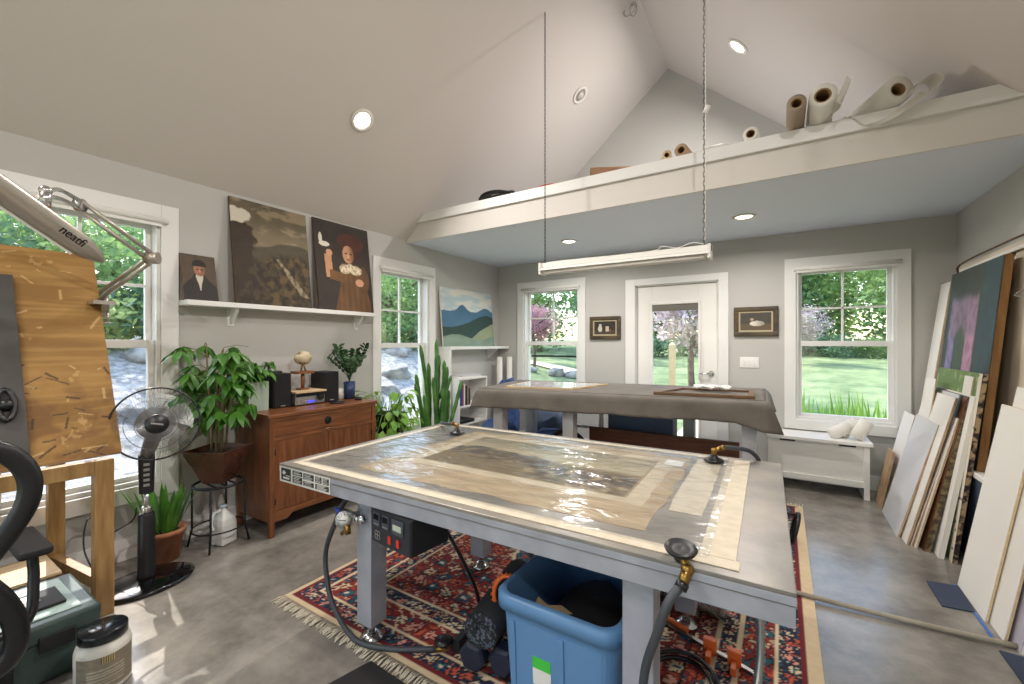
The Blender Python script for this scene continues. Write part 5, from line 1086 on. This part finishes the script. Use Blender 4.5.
# ================================================================= BACK WALL, FIXTURE, LOFT
def framed(label, x0, x1, z0, z1, fn):
    r = thing('framed_picture', label, 'painting', ((x0 + x1) / 2, YB, z0)); w = .045
    for i, (a, b, c_, d) in enumerate(((x0, x1, z0, z0 + w), (x0, x1, z1 - w, z1), (x0, x0 + w, z0 + w, z1 - w), (x1 - w, x1, z0 + w, z1 - w))):
        MB().box(a, b, YB - .03, YB - .002, c_, d).build('frame_rail', mat('dark_gilt_frame', (52, 44, 34), .4, c2=(84, 70, 50), scale=12), r, bevel=.006)
    MB().box(x0 + w, x1 - w, YB - .018, YB - .014, z0 + w, z1 - w).box(x0 + w, x1 - w, YB - .014, YB - .002, z0 + w, z1 - w).build('mount', mat('cream_liner', (178, 164, 132), .6), r)
    k = .016; mb = MB(); painted(fn, (x0 + w + k, YB - .0190, z0 + w + k), (x1 - x0 - 2 * w - 2 * k, 0, 0), (0, 0, z1 - z0 - 2 * w - 2 * k), 60, 40, mb); mb.build('picture', M['paint'], r)
def stilla(u, v):
    c_ = (44, 38, 32) if v > .3 else (66, 54, 42)
    if ((u - .28) / .10) ** 2 + ((v - .42) / .24) ** 2 < 1 or (abs(u - .28) < .06 and .55 < v < .8): c_ = (196, 188, 170)
    if abs(u - .62) < .07 and .2 < v < .62: c_ = (190, 176, 150)
    if abs(u - .76) < .03 and .2 < v < .4: c_ = (130, 80, 40)
    return c_
def stillb(u, v):
    c_ = mixc((60, 56, 50), (86, 80, 70), nz(u * 4, v * 4)) if v > .35 else (96, 82, 64)
    if ((u - .55) / .24) ** 2 + ((v - .38) / .15) ** 2 < 1: c_ = mixc((214, 208, 196), (150, 140, 126), sm(.4, .8, u))
    if ((u - .38) / .06) ** 2 + ((v - .62) / .08) ** 2 < 1: c_ = (170, 150, 120)
    return c_
framed('small dark-framed still life between the small back window and the door', -2.02, -1.63, 1.375, 1.655, stilla)
framed('dark-framed still life with a white shape, above the light switch', -.425, -.03, 1.40, 1.70, stillb)
# hanging strip light
FXY = 3.02; r = thing('strip_light', 'long white fluorescent fixture hanging on two cables over the tables', 'ceiling light', (-1.01, FXY, 1.92))
MB().box(-1.64, -.385, FXY - .035, FXY + .035, 1.925, 1.965).build('housing', M['white'], r, bevel=.004)
MB().hexa([(-1.63, FXY - .06, 1.905), (-.395, FXY - .06, 1.905), (-.395, FXY + .06, 1.905), (-1.63, FXY + .06, 1.905)], [(-1.63, FXY - .04, 1.924), (-.395, FXY - .04, 1.924), (-.395, FXY + .04, 1.924), (-1.63, FXY + .04, 1.924)]).build('reflector', M['white'], r)
for y in (-.028, .028): MB().cyl((-1.60, FXY + y, 1.89), (-.425, FXY + y, 1.89), .0125, n=14).build('tube_lamp', M['white'], r)
for x in (-1.64, -.405): MB().box(x, x + .02, FXY - .05, FXY + .05, 1.875, 1.968).build('end_cap', M['white'], r, bevel=.004)
MB().tube(spline([(-1.605, FXY, 1.965), (-1.5, FXY, 1.975), (-.8, FXY + .01, 1.97), (-.7, FXY, 1.995), (-.6, FXY, 1.972), (-.5, FXY, 1.995), (-.43, FXY, 1.975)], 6), .003, 5).build('cord', M['white'], r)
def chain(x, z0, z1, name, label_m):
    t = MB(); n = int((z1 - z0) / .030)
    for i in range(n):
        z = z0 + (i + .5) * (z1 - z0) / n; h = (z1 - z0) / n * .62; q = i % 2
        t.tube([(x + (math.cos(a) * .006 if q else 0), FXY + (0 if q else math.cos(a) * .006), z + math.sin(a) * h) for a in [j * PI / 4 for j in range(8)]], .0022, 3, closed=True)
    return t.build(name, label_m, r)
chain(-1.605, 1.966, ZC + (-1.605 - XL) * SL, 'chain', M['iron']); chain(-.43, 1.966, ZC + (XR + .43) * SL, 'chain', M['iron'])
MB().tube([(-.423, FXY - .006, 2.0), (-.421, FXY - .006, 3.0), (-.424, FXY - .006, ZC + (XR + .43) * SL)], .0035, 6).build('power_flex', M['white'], r)
MB().cyl((-.423, FXY - .006, 2.83), (-.405, FXY - .01, 2.87), .018, n=10).build('plug', M['white'], r)
# loft contents
LZ = 2.676
def roll(label, p, d, rad, L, m_, core=M['pale'], inner=.5, name='paper_roll'):
    p = Vector(p); d = Vector(d).normalized(); r = thing(name, label, 'paper roll', p)
    MB().lathe([(rad * inner, 0), (rad, 0), (rad, L), (rad * inner, L), (rad * inner, 0.0001)], p, 28, axis=d).build('paper', m_, r)
    MB().lathe([(rad * inner * .82, .002), (rad * inner * .99, .002), (rad * inner * .99, L - .004), (rad * inner * .82, L - .004), (rad * inner * .82, .0021)], p, 24, axis=d).build('core_tube', core, r)
cm = mat('cardboard', (150, 118, 84), .8)
roll('brown-edged narrow paper roll sticking out over the loft lip, left of the white rolls', (.072, 3.0, LZ + .062), (.0, 1, -.02), .05, .62, mat('grey_brown_roll', (150, 134, 114), .7), cm, .6)
roll('fat white paper roll with a loose end sticking out over the loft lip', (.198, 3.02, LZ + .078), (.0, 1, -.02), .068, .62, M['canvas'], cm, .62)
roll('largest white paper roll lying aslant at the right end of the loft', (.555, 3.20, LZ + .088), (-.42, 1, -.02), .076, .55, M['canvas'], cm, .5)
roll('small white paper roll resting on the loft lip at mid right', (-.178, 3.25, LZ + .052), (.1, 1, 0), .046, .5, M['canvas'], cm, .6)
roll('brown paper roll on the loft lip, right one of the pair near the hanging cable', (-.617, 3.25, LZ + .05), (.1, 1, 0), .046, .5, mat('tan_roll', (168, 142, 116), .8), cm, .6)
roll('smaller tan paper roll left in the pair near the hanging cable', (-.715, 3.25, LZ + .038), (-.3, 1, 0), .034, .4, M['pale'], cm, .55)
roll('long brown wrapped roll lying along the loft above the strip light', (-1.32, 3.27, LZ + .042), (1, .5, 0), .04, .42, mat('brown_roll', (140, 104, 76), .8), M['blackm'], .6)
mb = MB(); n1_, n2_ = 24, 10; vs = []
prof = spline([(.60, 3.16, LZ + .02), (.63, 3.14, LZ + .07), (.685, 3.12, LZ + .095), (.72, 3.12, LZ + .07), (.71, 3.12, LZ + .03), (.62, 3.14, LZ - .035), (.52, 3.17, LZ - .085), (.43, 3.19, LZ - .09), (.37, 3.205, LZ - .03), (.34, 3.215, LZ + .006)], 4); k = len(prof)
for p in prof: vs += [p, p + Vector((-.015, .02 if p.z < LZ else .06, .012)), p + Vector((-.03, .035 if p.z < LZ else .12, .03 if p.z < LZ else .012))]
mb.add(vs, [(i * 3 + j, i * 3 + j + 1, i * 3 + j + 4, i * 3 + j + 3) for i in range(k - 1) for j in range(2)], smooth=True)
shm = leafmat('tracing_paper', (214, 210, 202), (226, 222, 214), .6, 4, .45); mb.build('loose_sheet', shm, label='translucent paper sheet curling off the largest roll and hanging over the loft lip', cat='paper')
mb = MB(); vs = []
for i in range(7):
    for j in range(6): vs.append((.255 + .03 * i / 6 * 1.6 + .03 * math.sin(j), 2.99 + j * .05, LZ + .01 + .13 * i / 6))
mb.add(vs, [(i * 6 + j, i * 6 + j + 1, (i + 1) * 6 + j + 1, (i + 1) * 6 + j) for i in range(6) for j in range(5)], smooth=True).build('loose_sheet', shm, label='white sheet edge flaring off the fat white roll on the loft lip', cat='paper')
blob(MB(), (-.40, 3.42, LZ + .045), (.09, .08, .045), 8).build('crumpled_paper', M['canvas'], label='crumpled white paper on the loft between brown and white rolls', cat='paper')
blob(MB(), (-1.83, 3.50, LZ + .04), (.20, .12, .05), 3, amp=.3).build('red_cloth', mat('red_fabric', (210, 62, 40), .8), label='bright red cloth bundle on the loft above the left fixture cable', cat='cloth')
t = MB()
for k in range(5): t.tube([(-2.42 + k * .012 + math.cos(a) * (.15 + .01 * k), 3.45 + math.sin(a) * .10, LZ + .03 + k * .016 + .02 * abs(math.sin(a * 1.5 + k))) for a in [i * PI / 12 for i in range(24)]], .012, 6, closed=True)
t.build('coiled_strap', M['blackm'], label='dark coiled strap lying at the left end of the loft', cat='strap')
# ================================================================= UNDER THE TABLES
r = thing('plastic_bin', 'open blue plastic storage bin under the front edge of the metal table', 'bin', (-.68, 1.55, 0)); bx0, bx1, by0, by1, bh = -.885, -.425, 1.27, 1.84, .43
def rr_ring(x0, x1, y0, y1, z, rad, n=6):
    out = []
    for cx_, cy_, a0 in ((x1 - rad, y1 - rad, 0), (x0 + rad, y1 - rad, PI / 2), (x0 + rad, y0 + rad, PI), (x1 - rad, y0 + rad, 3 * PI / 2)):
        for i in range(n + 1): a = a0 + PI / 2 * i / n; out.append(Vector((cx_ + math.cos(a) * rad, cy_ + math.sin(a) * rad, z)))
    return out
def rings(mb, rs, close_bottom=True):
    n = len(rs[0]); vs = [p for q in rs for p in q]; mb.add(vs, [(i * n + j, i * n + (j + 1) % n, (i + 1) * n + (j + 1) % n, (i + 1) * n + j) for i in range(len(rs) - 1) for j in range(n)]); b = len(mb.v) - len(vs)
    mb.f.append([b + j for j in range(n)][::-1]); mb.m.append(0); mb.s.append(False); mb.f.append([b + (len(rs) - 1) * n + j for j in range(n)]); mb.m.append(0); mb.s.append(False)
i_ = .035; mb = MB()
rings(mb, [rr_ring(bx0 + i_, bx1 - i_, by0 + i_, by1 - i_, .0105, .05), rr_ring(bx0 + .012, bx1 - .012, by0 + .012, by1 - .012, bh - .05, .06), rr_ring(bx0 + .012, bx1 - .012, by0 + .012, by1 - .012, bh, .06), rr_ring(bx0 + .018, bx1 - .018, by0 + .018, by1 - .018, bh, .055), rr_ring(bx0 + .022, bx1 - .022, by0 + .022, by1 - .022, bh - .06, .055), rr_ring(bx0 + i_ + .006, bx1 - i_ - .006, by0 + i_ + .006, by1 - i_ - .006, .012, .05)])
mb.build('bin_body', M['bin'], r)
mb = MB(); rs = [rr_ring(bx0 + .010, bx1 - .010, by0 + .010, by1 - .010, bh - .05, .06), rr_ring(bx0 - .008, bx1 + .008, by0 - .008, by1 + .008, bh - .052, .07), rr_ring(bx0 - .008, bx1 + .008, by0 - .008, by1 + .008, bh - .01, .07), rr_ring(bx0 + .002, bx1 - .002, by0 + .002, by1 - .002, bh + .002, .065), rr_ring(bx0 + .012, bx1 - .012, by0 + .012, by1 - .012, bh + .001, .06)]
n = len(rs[0]); mb.add([p for q in rs for p in q], [(i * n + j, i * n + (j + 1) % n, (i + 1) * n + (j + 1) % n, (i + 1) * n + j) for i in range(4) for j in range(n)], smooth=True); mb.build('rim', M['bin'], r)
for x in (-.815, -.625): MB().hexa([(x - .010, by0 + .030, .02), (x + .010, by0 + .030, .02), (x + .012, by0 + .05, .02), (x - .012, by0 + .05, .02)], [(x - .012, by0 + .008, bh - .09), (x + .012, by0 + .008, bh - .09), (x + .012, by0 + .03, bh - .09), (x - .012, by0 + .03, bh - .09)]).build('wall_rib', M['bin'], r, bevel=.003)
def on_side(z, e=0): return by0 + .035 - .023 * z / (bh - .05) - e      # front wall of the bin at height z
for nm, za, zb_, m_, lb in (('green_sticker', .20, .24, mat('green_sticker', (70, 200, 70), .4), 'bright green and white sticker'), ('white_sticker', .14, .1995, M['white'], None)):
    MB().hexa([(-.735, on_side(za, .0015), za), (-.665, on_side(za, .0015), za), (-.665, on_side(za, -.001), za), (-.735, on_side(za, -.001), za)], [(-.735, on_side(zb_, .0015), zb_), (-.665, on_side(zb_, .0015), zb_), (-.665, on_side(zb_, -.001), zb_), (-.735, on_side(zb_, -.001), zb_)]).build(nm, m_, r, label=lb)
blob(MB(), (-.62, 1.56, .26), (.13, .2, .07), 2, amp=.35).build('dark_bag', M['blackm'], label='crumpled dark bag lying inside the open blue bin', cat='bag')
mb = MB(); vs = [(-.80 + .05 * i, 1.33 + .04 * j, .31 + .03 * nz(i, j * 1.1, 3) + .02 * ((i + j) % 2)) for j in range(4) for i in range(4)]; mb.add(vs, [(j * 4 + i, j * 4 + i + 1, (j + 1) * 4 + i + 1, (j + 1) * 4 + i) for j in range(3) for i in range(3)]); mb.build('crumpled_wrap', M['kraft'], label='scrap of crumpled brown wrapping inside the blue bin', cat='paper')
# foam roller, dumbbells, ring clamp, battery pack
ra, rb_ = Vector((-1.005, 1.355, .19)), Vector((-1.09, 1.79, .19)); 
rr = thing('foam_roller', 'black speckled foam roller lying on the dumbbells beside the blue bin', 'foam roller', (ra + rb_) / 2 - Vector((0, 0, .075)))
MB().cyl(ra, rb_, .073, n=40).build('roller', mat('smooth_black_foam', (30, 31, 34), .75), rr)
rd = (rb_ - ra).normalized()
for p_, d_ in ((ra, -rd), (rb_, rd)): MB().lathe([(.071, .0005), (.069, .004), (.018, .004), (.016, -.01), (.001, -.01)], p_, 36, axis=d_).build('end_face', M['foam'], rr)
def dumbbell(label, x, y, a=0.):
    r = thing('dumbbell', label, 'dumbbell', (x, y, .0105)); d = Vector((math.sin(a) * -1, math.cos(a), 0)); c_ = Vector((x, y, .0115 + .06))
    MB().cyl(c_ - d * .06, c_ + d * .06, .015).build('handle', M['chrome'], r)
    for s_ in (-1, 1): MB().lathe([(.05, 0), (.06, .012), (.06, .055), (.05, .067)], c_ + d * s_ * .055, 6, axis=d * s_, smooth=False).build('weight_head', mat('navy_rubber', (28, 34, 52), .55), r, bevel=.003)
dumbbell('navy hexagonal dumbbell on the rug under the foam roller, left one', -1.065, 1.46, .15); dumbbell('navy hexagonal dumbbell on the rug between the left dumbbell and the blue bin', -.945, 1.50, .1)
c_ = Vector((-.955, 1.47, .285)); t = MB(); ring = [c_ + Vector((math.cos(a) * .055, .02 * math.cos(a), math.sin(a) * .085)) for a in [PI * .35 + i * PI / 12 * 1.1 for i in range(15)]]
t.tube(ring, .009, 8)
for i, p in enumerate(ring):
    if i % 1 == 0: q = (p - c_).normalized(); t.cyl(p, p + q * .013, .006, n=5)
t.build('toothed_ring', M['orange'], label='orange toothed plastic ring wedged between the foam roller and blue bin', cat='ring')
MB().box(-1.20, -1.155, 1.40, 1.47, .0095, .055).box(-1.196, -1.159, 1.404, 1.466, .055, .06).build('battery_pack', mat('black_pack', (26, 30, 36), .4), bevel=.004, label='small black striped pack on the rug left of the foam roller', cat='battery')
# clear plastic roll and bar clamp
a_, b_ = Vector((-1.02, 2.36, .09)), Vector((-.22, 2.26, .09)); r = thing('plastic_roll', 'shiny roll of clear plastic film on the rug under the metal table', 'plastic roll', (a_ + b_) / 2 - Vector((0, 0, .08)))
clr = glassmat('rolled_film', (.55, .6, .64), .28, .08, bump=.5, bscale=6, stretch=(1, 1, 4)); MB().cyl(a_, b_, .078, n=32).build('film_roll', clr, r); MB().cyl(a_ - (b_ - a_) * .01, b_ + (b_ - a_) * .01, .034, n=20).build('core', M['canvas'], r)
r = thing('bar_clamp', 'long steel bar clamp with orange jaws lying on the rug under the table', 'clamp', (-.33, 1.97, .01))
MB().slab((-.56, 2.10, .012), (.48, -.17, 0), (.006, .018, 0), (0, 0, .008)).build('bar', M['silver'], r)
for x, y in ((-.27, 1.955), (-.175, 1.935)): MB().slab((x, y - .05, .012), (.022, 0, 0), (0, .10, 0), (0, 0, .03)).slab((x - .015, y + .01, .012), (.05, 0, 0), (0, .03, 0), (0, 0, .06)).build('jaw', M['orange'], r, bevel=.003)
MB().cyl((-.36, 2.05, .03), (-.47, 2.09, .03), .012).build('screw_handle', M['orange'], r)
t = MB()
for k in range(2): t.tube([(-.33 + math.cos(a) * (.12 + .012 * k), 1.72 + math.sin(a) * (.15 + .01 * k), .022 + .018 * k) for a in [i * PI / 16 for i in range(32)]], .009, 8, closed=True)
t.tube(spline([(-.45, 1.75, .03), (-.60, 1.9, .02), (-.66, 2.02, .02)], 8), .009, 8).build('coiled_hose', M['black'], label='coiled black rubber hose on the rug under the right end of the table', cat='hose')
MB().tube(spline([(-.3, 2.70, .022), (.08, 2.68, .022), (.5, 2.70, .016), (.86, 2.73, .016)], 6), .012, 8).build('wooden_stick', mat('weathered_stick', (142, 132, 116), .6, c2=(166, 156, 140), scale=8), label='long thin pale stick lying on rug and floor right of the metal table', cat='stick')
MB().prism([(-1.44, 1.175), (-1.52, .85), (-1.02, .80), (-1.06, 1.16)], .0005, .012, 'xy').build('floor_mat', mat('dark_rubber_mat', (34, 32, 32), .8), label='dark rubber mat corner on the concrete at the bottom of the view', cat='mat')
# stuff under and behind the covered table
blob(MB(), (-2.02, 3.93, .235), (.22, .18, .21), 1).build('duffel_bag', M['navy'], label='blue quilted bag on the floor behind the left legs of the covered table', cat='bag')
blob(MB(), (-2.62, 3.85, .25), (.2, .2, .24), 5).build('duffel_bag', M['navy'], label='rounder blue bag farthest left under the covered table', cat='bag')
blob(MB(), (-2.28, 4.42, .29), (.22, .15, .28), 9, amp=.3).build('duffel_bag', mat('grey_blue_fabric', (90, 104, 126), .8, bump=.4, bscale=12), label='grey-blue bag behind the quilted blue bag under the covered table', cat='bag')
wc = Vector((-1.77, 3.80, .26)); r = thing('bicycle_wheel', 'small black-tyred bicycle wheel standing under the covered table', 'wheel', (wc.x, wc.y, 0))
MB().tube([wc + Vector((math.cos(a) * .21, 0, math.sin(a) * .21)) for a in [i * PI / 20 for i in range(40)]], .022, 8, closed=True).build('tyre', M['blackm'], r)
MB().tube([wc + Vector((math.cos(a) * .18, 0, math.sin(a) * .18)) for a in [i * PI / 20 for i in range(40)]], .008, 6, closed=True).build('rim', M['silver'], r)
t = MB().cyl(wc + Vector((0, -.04, 0)), wc + Vector((0, .04, 0)), .018)
for i in range(16): a = i * PI / 8; t.cyl(wc, wc + Vector((math.cos(a) * .18, 0, math.sin(a) * .18)), .0014, n=4)
t.build('spokes', M['silver'], r)
r = thing('white_rack', 'white ladder-like wooden rack standing behind the bicycle wheel', 'rack', (-1.78, 4.27, 0))
for x in (-1.98, -1.62): MB().box(x, x + .035, 4.25, 4.29, 0, .70).build('upright', M['white'], r)
for z in (.15, .42, .62): MB().box(-1.945, -1.62, 4.255, 4.285, z, z + .03).build('rung', M['white'], r)
MB().box(-1.52, -.88, 4.24, 4.46, 0, .68).build('blue_crate', mat('dull_blue', (88, 104, 132), .6), bevel=.01, label='tall dull blue crate under the covered table in front of the door', cat='crate')
r = thing('large_picture_frame', 'large empty dark brown picture frame standing on edge under the covered table', 'frame', (-.95, 4.0, 0))
for (a, b, c_, d) in ((-1.62, -.30, .0105, .13), (-1.62, -.30, .37, .50), (-1.62, -1.49, .13, .37), (-.43, -.30, .13, .37)): MB().box(a, b, 3.98, 4.02, c_, d).build('frame_rail', M['woodd'], r, bevel=.005)
MB().box(-1.49, -.43, 4.005, 4.015, .13, .37).build('liner', M['pale'], r)
# ---- bench under the right window
r = thing('storage_bench', 'low white storage bench under the right-hand window', 'bench', (.26, 4.8, 0)); q0, q1, y0, y1 = -.11, .625, 4.63, 4.975
MB().box(q0 - .015, q1 + .02, y0 - .02, y1, .455, .485).build('lid', M['white'], r, bevel=.004)
MB().box(q0 + .04, q1 - .04, y0 + .02, y0 + .035, .10, .45).box(q0 + .04, q1 - .04, y1 - .03, y1 - .015, .10, .45).box(q0 + .04, q1 - .04, y0 + .03, y1 - .03, .1, .115).build('box_panels', M['white'], r)
for x in (q0, q1 - .04): MB().box(x, x + .04, y0, y1, 0.0, .455).build('end_panel', M['white'], r, bevel=.002)
MB().box(q0 + .04, q1 - .04, y0 + .004, y0 + .02, .10, .15).build('bottom_rail', M['white'], r)
for x in (q0 + .13, q1 - .17): MB().box(x - .04, x + .08, y0 + .015, y0 + .022, .435, .452).build('lid_slot', M['iron'], r)
for i, (p, d, lb) in enumerate((((.40, 4.74, .53), (.9, .25, .55), 'white rolled paper on the bench, left of three by the window'), ((.47, 4.80, .54), (.8, .1, .8), 'white rolled paper on the bench, middle of three by the window'), ((.56, 4.72, .54), (.5, .15, .9), 'white rolled paper on the bench, right of three by the window'))):
    d = Vector(d).normalized(); p = Vector(p); MB().lathe([(.02, 0), (.042, 0), (.04, .17), (.02, .17)], p - d * .04, 12, axis=d, sx=1.3).build('rolled_paper', M['canvas'], label=lb, cat='paper roll')
# ================================================================= RIGHT WALL STACK
def lean(name, label, y0, y1, xb, xt, h, th, m_, cat='canvas', edge=None, fn=None, zb=0.001):
    z1 = zb + math.sqrt(h * h - (xt - xb) ** 2); r = thing(name, label, cat, (xb, (y0 + y1) / 2, 0)); o = Vector((xb, y0, zb)); a = Vector((0, y1 - y0, 0)); b = Vector((xt - xb, 0, z1 - zb)); n_ = b.cross(a).normalized()
    if n_.x < 0: n_ = -n_
    MB().slab(o + n_ * .003, a, b, n_ * (th - .003)).build('stretcher', edge or M['pale'], r)
    if fn: mb = MB(); painted(fn, o + Vector((0, y1 - y0, 0)), -a, b, 80, 100, mb); mb.build('painted_canvas', M['paint'], r)
    else: MB().slab(o, a, b, n_ * .0029).build('canvas_face', m_, r)
    return r
lean('framed_board', 'small tan-edged framed board leaning lowest beside the white bench', 4.50, 4.68, .665, .745, .46, .02, M['tan'], 'frame', M['tan'])
lean('canvas_panel', 'bright white narrow canvas leaning just right of the bench', 4.46, 4.78, .70, .868, .78, .016, M['canvas'], edge=M['pale'])
lean('canvas_panel', 'low cream-edged board between bench canvas and the pale stack', 4.42, 4.62, .735, .86, .60, .016, M['canvas2'], edge=M['tan'])
lean('canvas_panel', 'bluish-white front panel of the leaning stack, lower than the one behind', 3.875, 4.40, .665, .869, .815, .014, M['canvas2'], edge=M['tan'])
lean('canvas_panel', 'tall white canvas directly behind the bluish-white front panel', 3.76, 4.40, .690, .922, 1.01, .015, M['canvas'], edge=M['tan'])
lean('canvas_panel', 'thin board with orange-brown edge behind the tall white canvas', 3.757, 4.3, .712, .915, .84, .011, M['canvas'], edge=mat('orange_edge', (170, 124, 90), .6))
lean('canvas_panel', 'second thin brown-edged board in the leaning stack', 3.73, 4.3, .728, .925, .88, .012, M['canvas'], edge=M['pale'])
lean('canvas_panel', 'blue-green edged board behind the thin brown-edged boards', 3.80, 4.38, .745, .950, 1.02, .011, M['canvas2'], edge=mat('blue_green_edge', (90, 150, 160), .5))
lean('old_picture_frame', 'old frame with mottled yellowish carved edge in the leaning stack', 3.70, 4.35, .762, .962, 1.02, .034, M['woodd'], 'frame', edge=mat('mottled_gilt', (128, 112, 74), .6, c2=(70, 58, 40), scale=28, detail=6, thr=(.42, .58), bump=.8, bscale=50))
lean('canvas_panel', 'thick white-edged canvas right of the mottled old frame', 3.63, 4.3, .815, .972, 1.02, .026, M['canvas'], edge=M['canvas'])
def floral(u, v):
    n1 = nz(u * 5, v * 5, 3); c_ = mixc((74, 104, 60), (124, 146, 84), n1)
    if nz(u * 20, v * 20, 5) > .62: c_ = (150, 160, 110)
    if u > .93: c_ = (214, 206, 190) if nz(u * 5, v * 40, 1) > .35 else (40, 30, 26)
    return c_
lean('floral_painting', 'green painting with a ragged buff and black flowery edge, mostly hidden', 3.59, 4.42, .865, .996, 1.155, .024, M['paint'], 'painting', fn=floral, edge=mat('flowery_edge', (176, 150, 116), .7, c2=(44, 30, 28), scale=22, detail=5, thr=(.45, .55)))
lean('white_tab_board', 'narrow white board end poking up above the tall white canvas', 4.12, 4.34, .775, .912, 1.085, .008, M['canvas'])
lean('white_tab_board', 'narrow white board end poking up before the green painting', 3.70, 3.84, .850, .985, 1.13, .012, M['canvas'])
def arch(u, v):
    n1 = nz(u * 3, v * 4, 2, 5); n2 = nz(u * 14, v * 20, 6, 5); c_ = mixc((44, 54, 52), (66, 76, 68), n1)
    c_ = mixc(c_, mixc((38, 58, 66), (58, 82, 86), n1), sm(.70, .73, u))
    wob = .02 * (nz(u * 6, v * 6, 11) - .5) * 4; top = sm(.88, .80, v + wob)
    legl = sm(.07, .11, u) * sm(.27, .23, u + wob * .4); legr = sm(.46, .50, u) * sm(.68, .65, u); lint = sm(.60, .66, v) * sm(.10, .14, u) * sm(.68, .65, u)
    c_ = mixc(c_, mixc((150, 138, 188), (120, 112, 148), n2), legl * top * .9); c_ = mixc(c_, mixc((196, 144, 170), (160, 116, 146), n2), legr * top * .95); c_ = mixc(c_, mixc((158, 128, 156), (118, 104, 116), n1), lint * top * .85)
    hole = sm(.26, .29, u) * sm(.47, .44, u) * sm(.66, .60, v - .05 * math.sin(max(0, (u - .26)) / .2 * PI)); c_ = mixc(c_, mixc((58, 76, 62), (76, 92, 74), n2), hole)
    return mixc(c_, (46, 52, 50), .25 * sm(.4, .7, n2))
r = thing('storage_tub', 'dark blue-grey storage tub with a white lid on the floor behind the leaning stack', 'storage box', (1.06, 3.9, 0))
MB().box(.966, 1.062, 3.45, 4.40, 0.0, .53).build('tub_body', mat('slate_plastic', (62, 74, 88), .5), r, bevel=.008); MB().box(.958, 1.068, 3.44, 4.41, .531, .565).build('lid', M['white'], r, bevel=.006)
lean('arch_painting', 'large abstract painting of a violet arch on dark green, leaning on the right wall', 3.62, 4.52, .975, 1.092, 1.285, .04, M['paint'], 'painting', fn=arch, edge=mat('amber_frame_edge', (122, 84, 44), .45, c2=(146, 106, 60), scale=5, stretch=(8, 8, 1)), zb=.5665)
r = lean('backing_board', 'huge pale board with a cord along its top, leaning behind the arch painting', 2.72, 4.66, 1.085, 1.175, 1.93, .012, mat('beige_board', (206, 194, 176), .7), 'board', edge=M['woodd'])
t = MB()
for i in range(9): y = 2.9 + i * .21; t.cyl((1.158, y, 1.86), (1.172, y, 1.86), .008, n=10)
t.build('pin', M['iron'], r, kind='stuff')
MB().tube(spline([(1.165, 4.68, 1.86), (1.170, 4.66, 1.94), (1.172, 3.9, 1.955), (1.172, 3.3, 1.95), (1.170, 2.73, 1.96)], 6), .007, 6).tube([(1.165, 4.68, 1.86), (1.08, 4.68, .3)], .005, 5).build('cord', M['woodd'], r, label='dark brown cord')
MB().box(1.14, 1.155, 2.8, 4.6, 1.87, 1.89).xf(Matrix.Translation((.008, 0, 0))).build('top_batten', M['canvas'], r)
lean('white_sheet_board', 'tall plain white sheet leaning in the corner left of the arch painting', 4.70, 4.93, .90, 1.125, 1.83, .012, M['canvas'], 'board')
MB().tube(spline([(1.135, 3.30, 1.60), (1.10, 3.42, 1.585), (1.10, 3.52, 1.60), (1.13, 3.46, 1.625), (1.13, 3.38, 1.61)], 6), .0035, 6).build('wire_hook', M['silver'], label='bent silver wire hook on the pale board right of the arch painting', cat='hook')
lean('leaning_board', 'front white panel leaning on the right wall nearest the floor stick, shortest', 2.92, 3.29, .815, .982, 1.02, .012, M['canvas'], edge=M['pale'])
lean('leaning_board', 'second white panel just behind the front one, reaching nearer the viewer', 2.77, 3.22, .832, 1.015, 1.12, .012, M['canvas'], edge=M['pale'])
lean('leaning_board', 'rearmost greyish panel of the near right stack, closest to the right edge', 2.695, 3.2, .858, 1.055, 1.25, .016, mat('lilac_grey_panel', (178, 172, 184), .6), edge=M['canvas'])
MB().prism([(.68, 3.24), (.68, 2.97), (.805, 2.99), (.812, 3.26)], .0005, .006, 'xy').build('floor_mat', M['navymat'], label='small dark blue mat on the floor before the white leaning panels', cat='mat')
MB().prism([(.79, 2.67), (1.18, 2.66), (1.18, 1.9), (.80, 1.9)], .0005, .008, 'xy').build('floor_mat', M['navymat'], label='dark blue mat edge on the floor at the lower right corner', cat='mat')
MB().box(.795, .805, 2.75, 3.28, .0005, .004).build('blue_tape', mat('blue_masking_tape', (50, 110, 190), .6), label='strip of blue masking tape on the floor along the white panels', cat='tape')
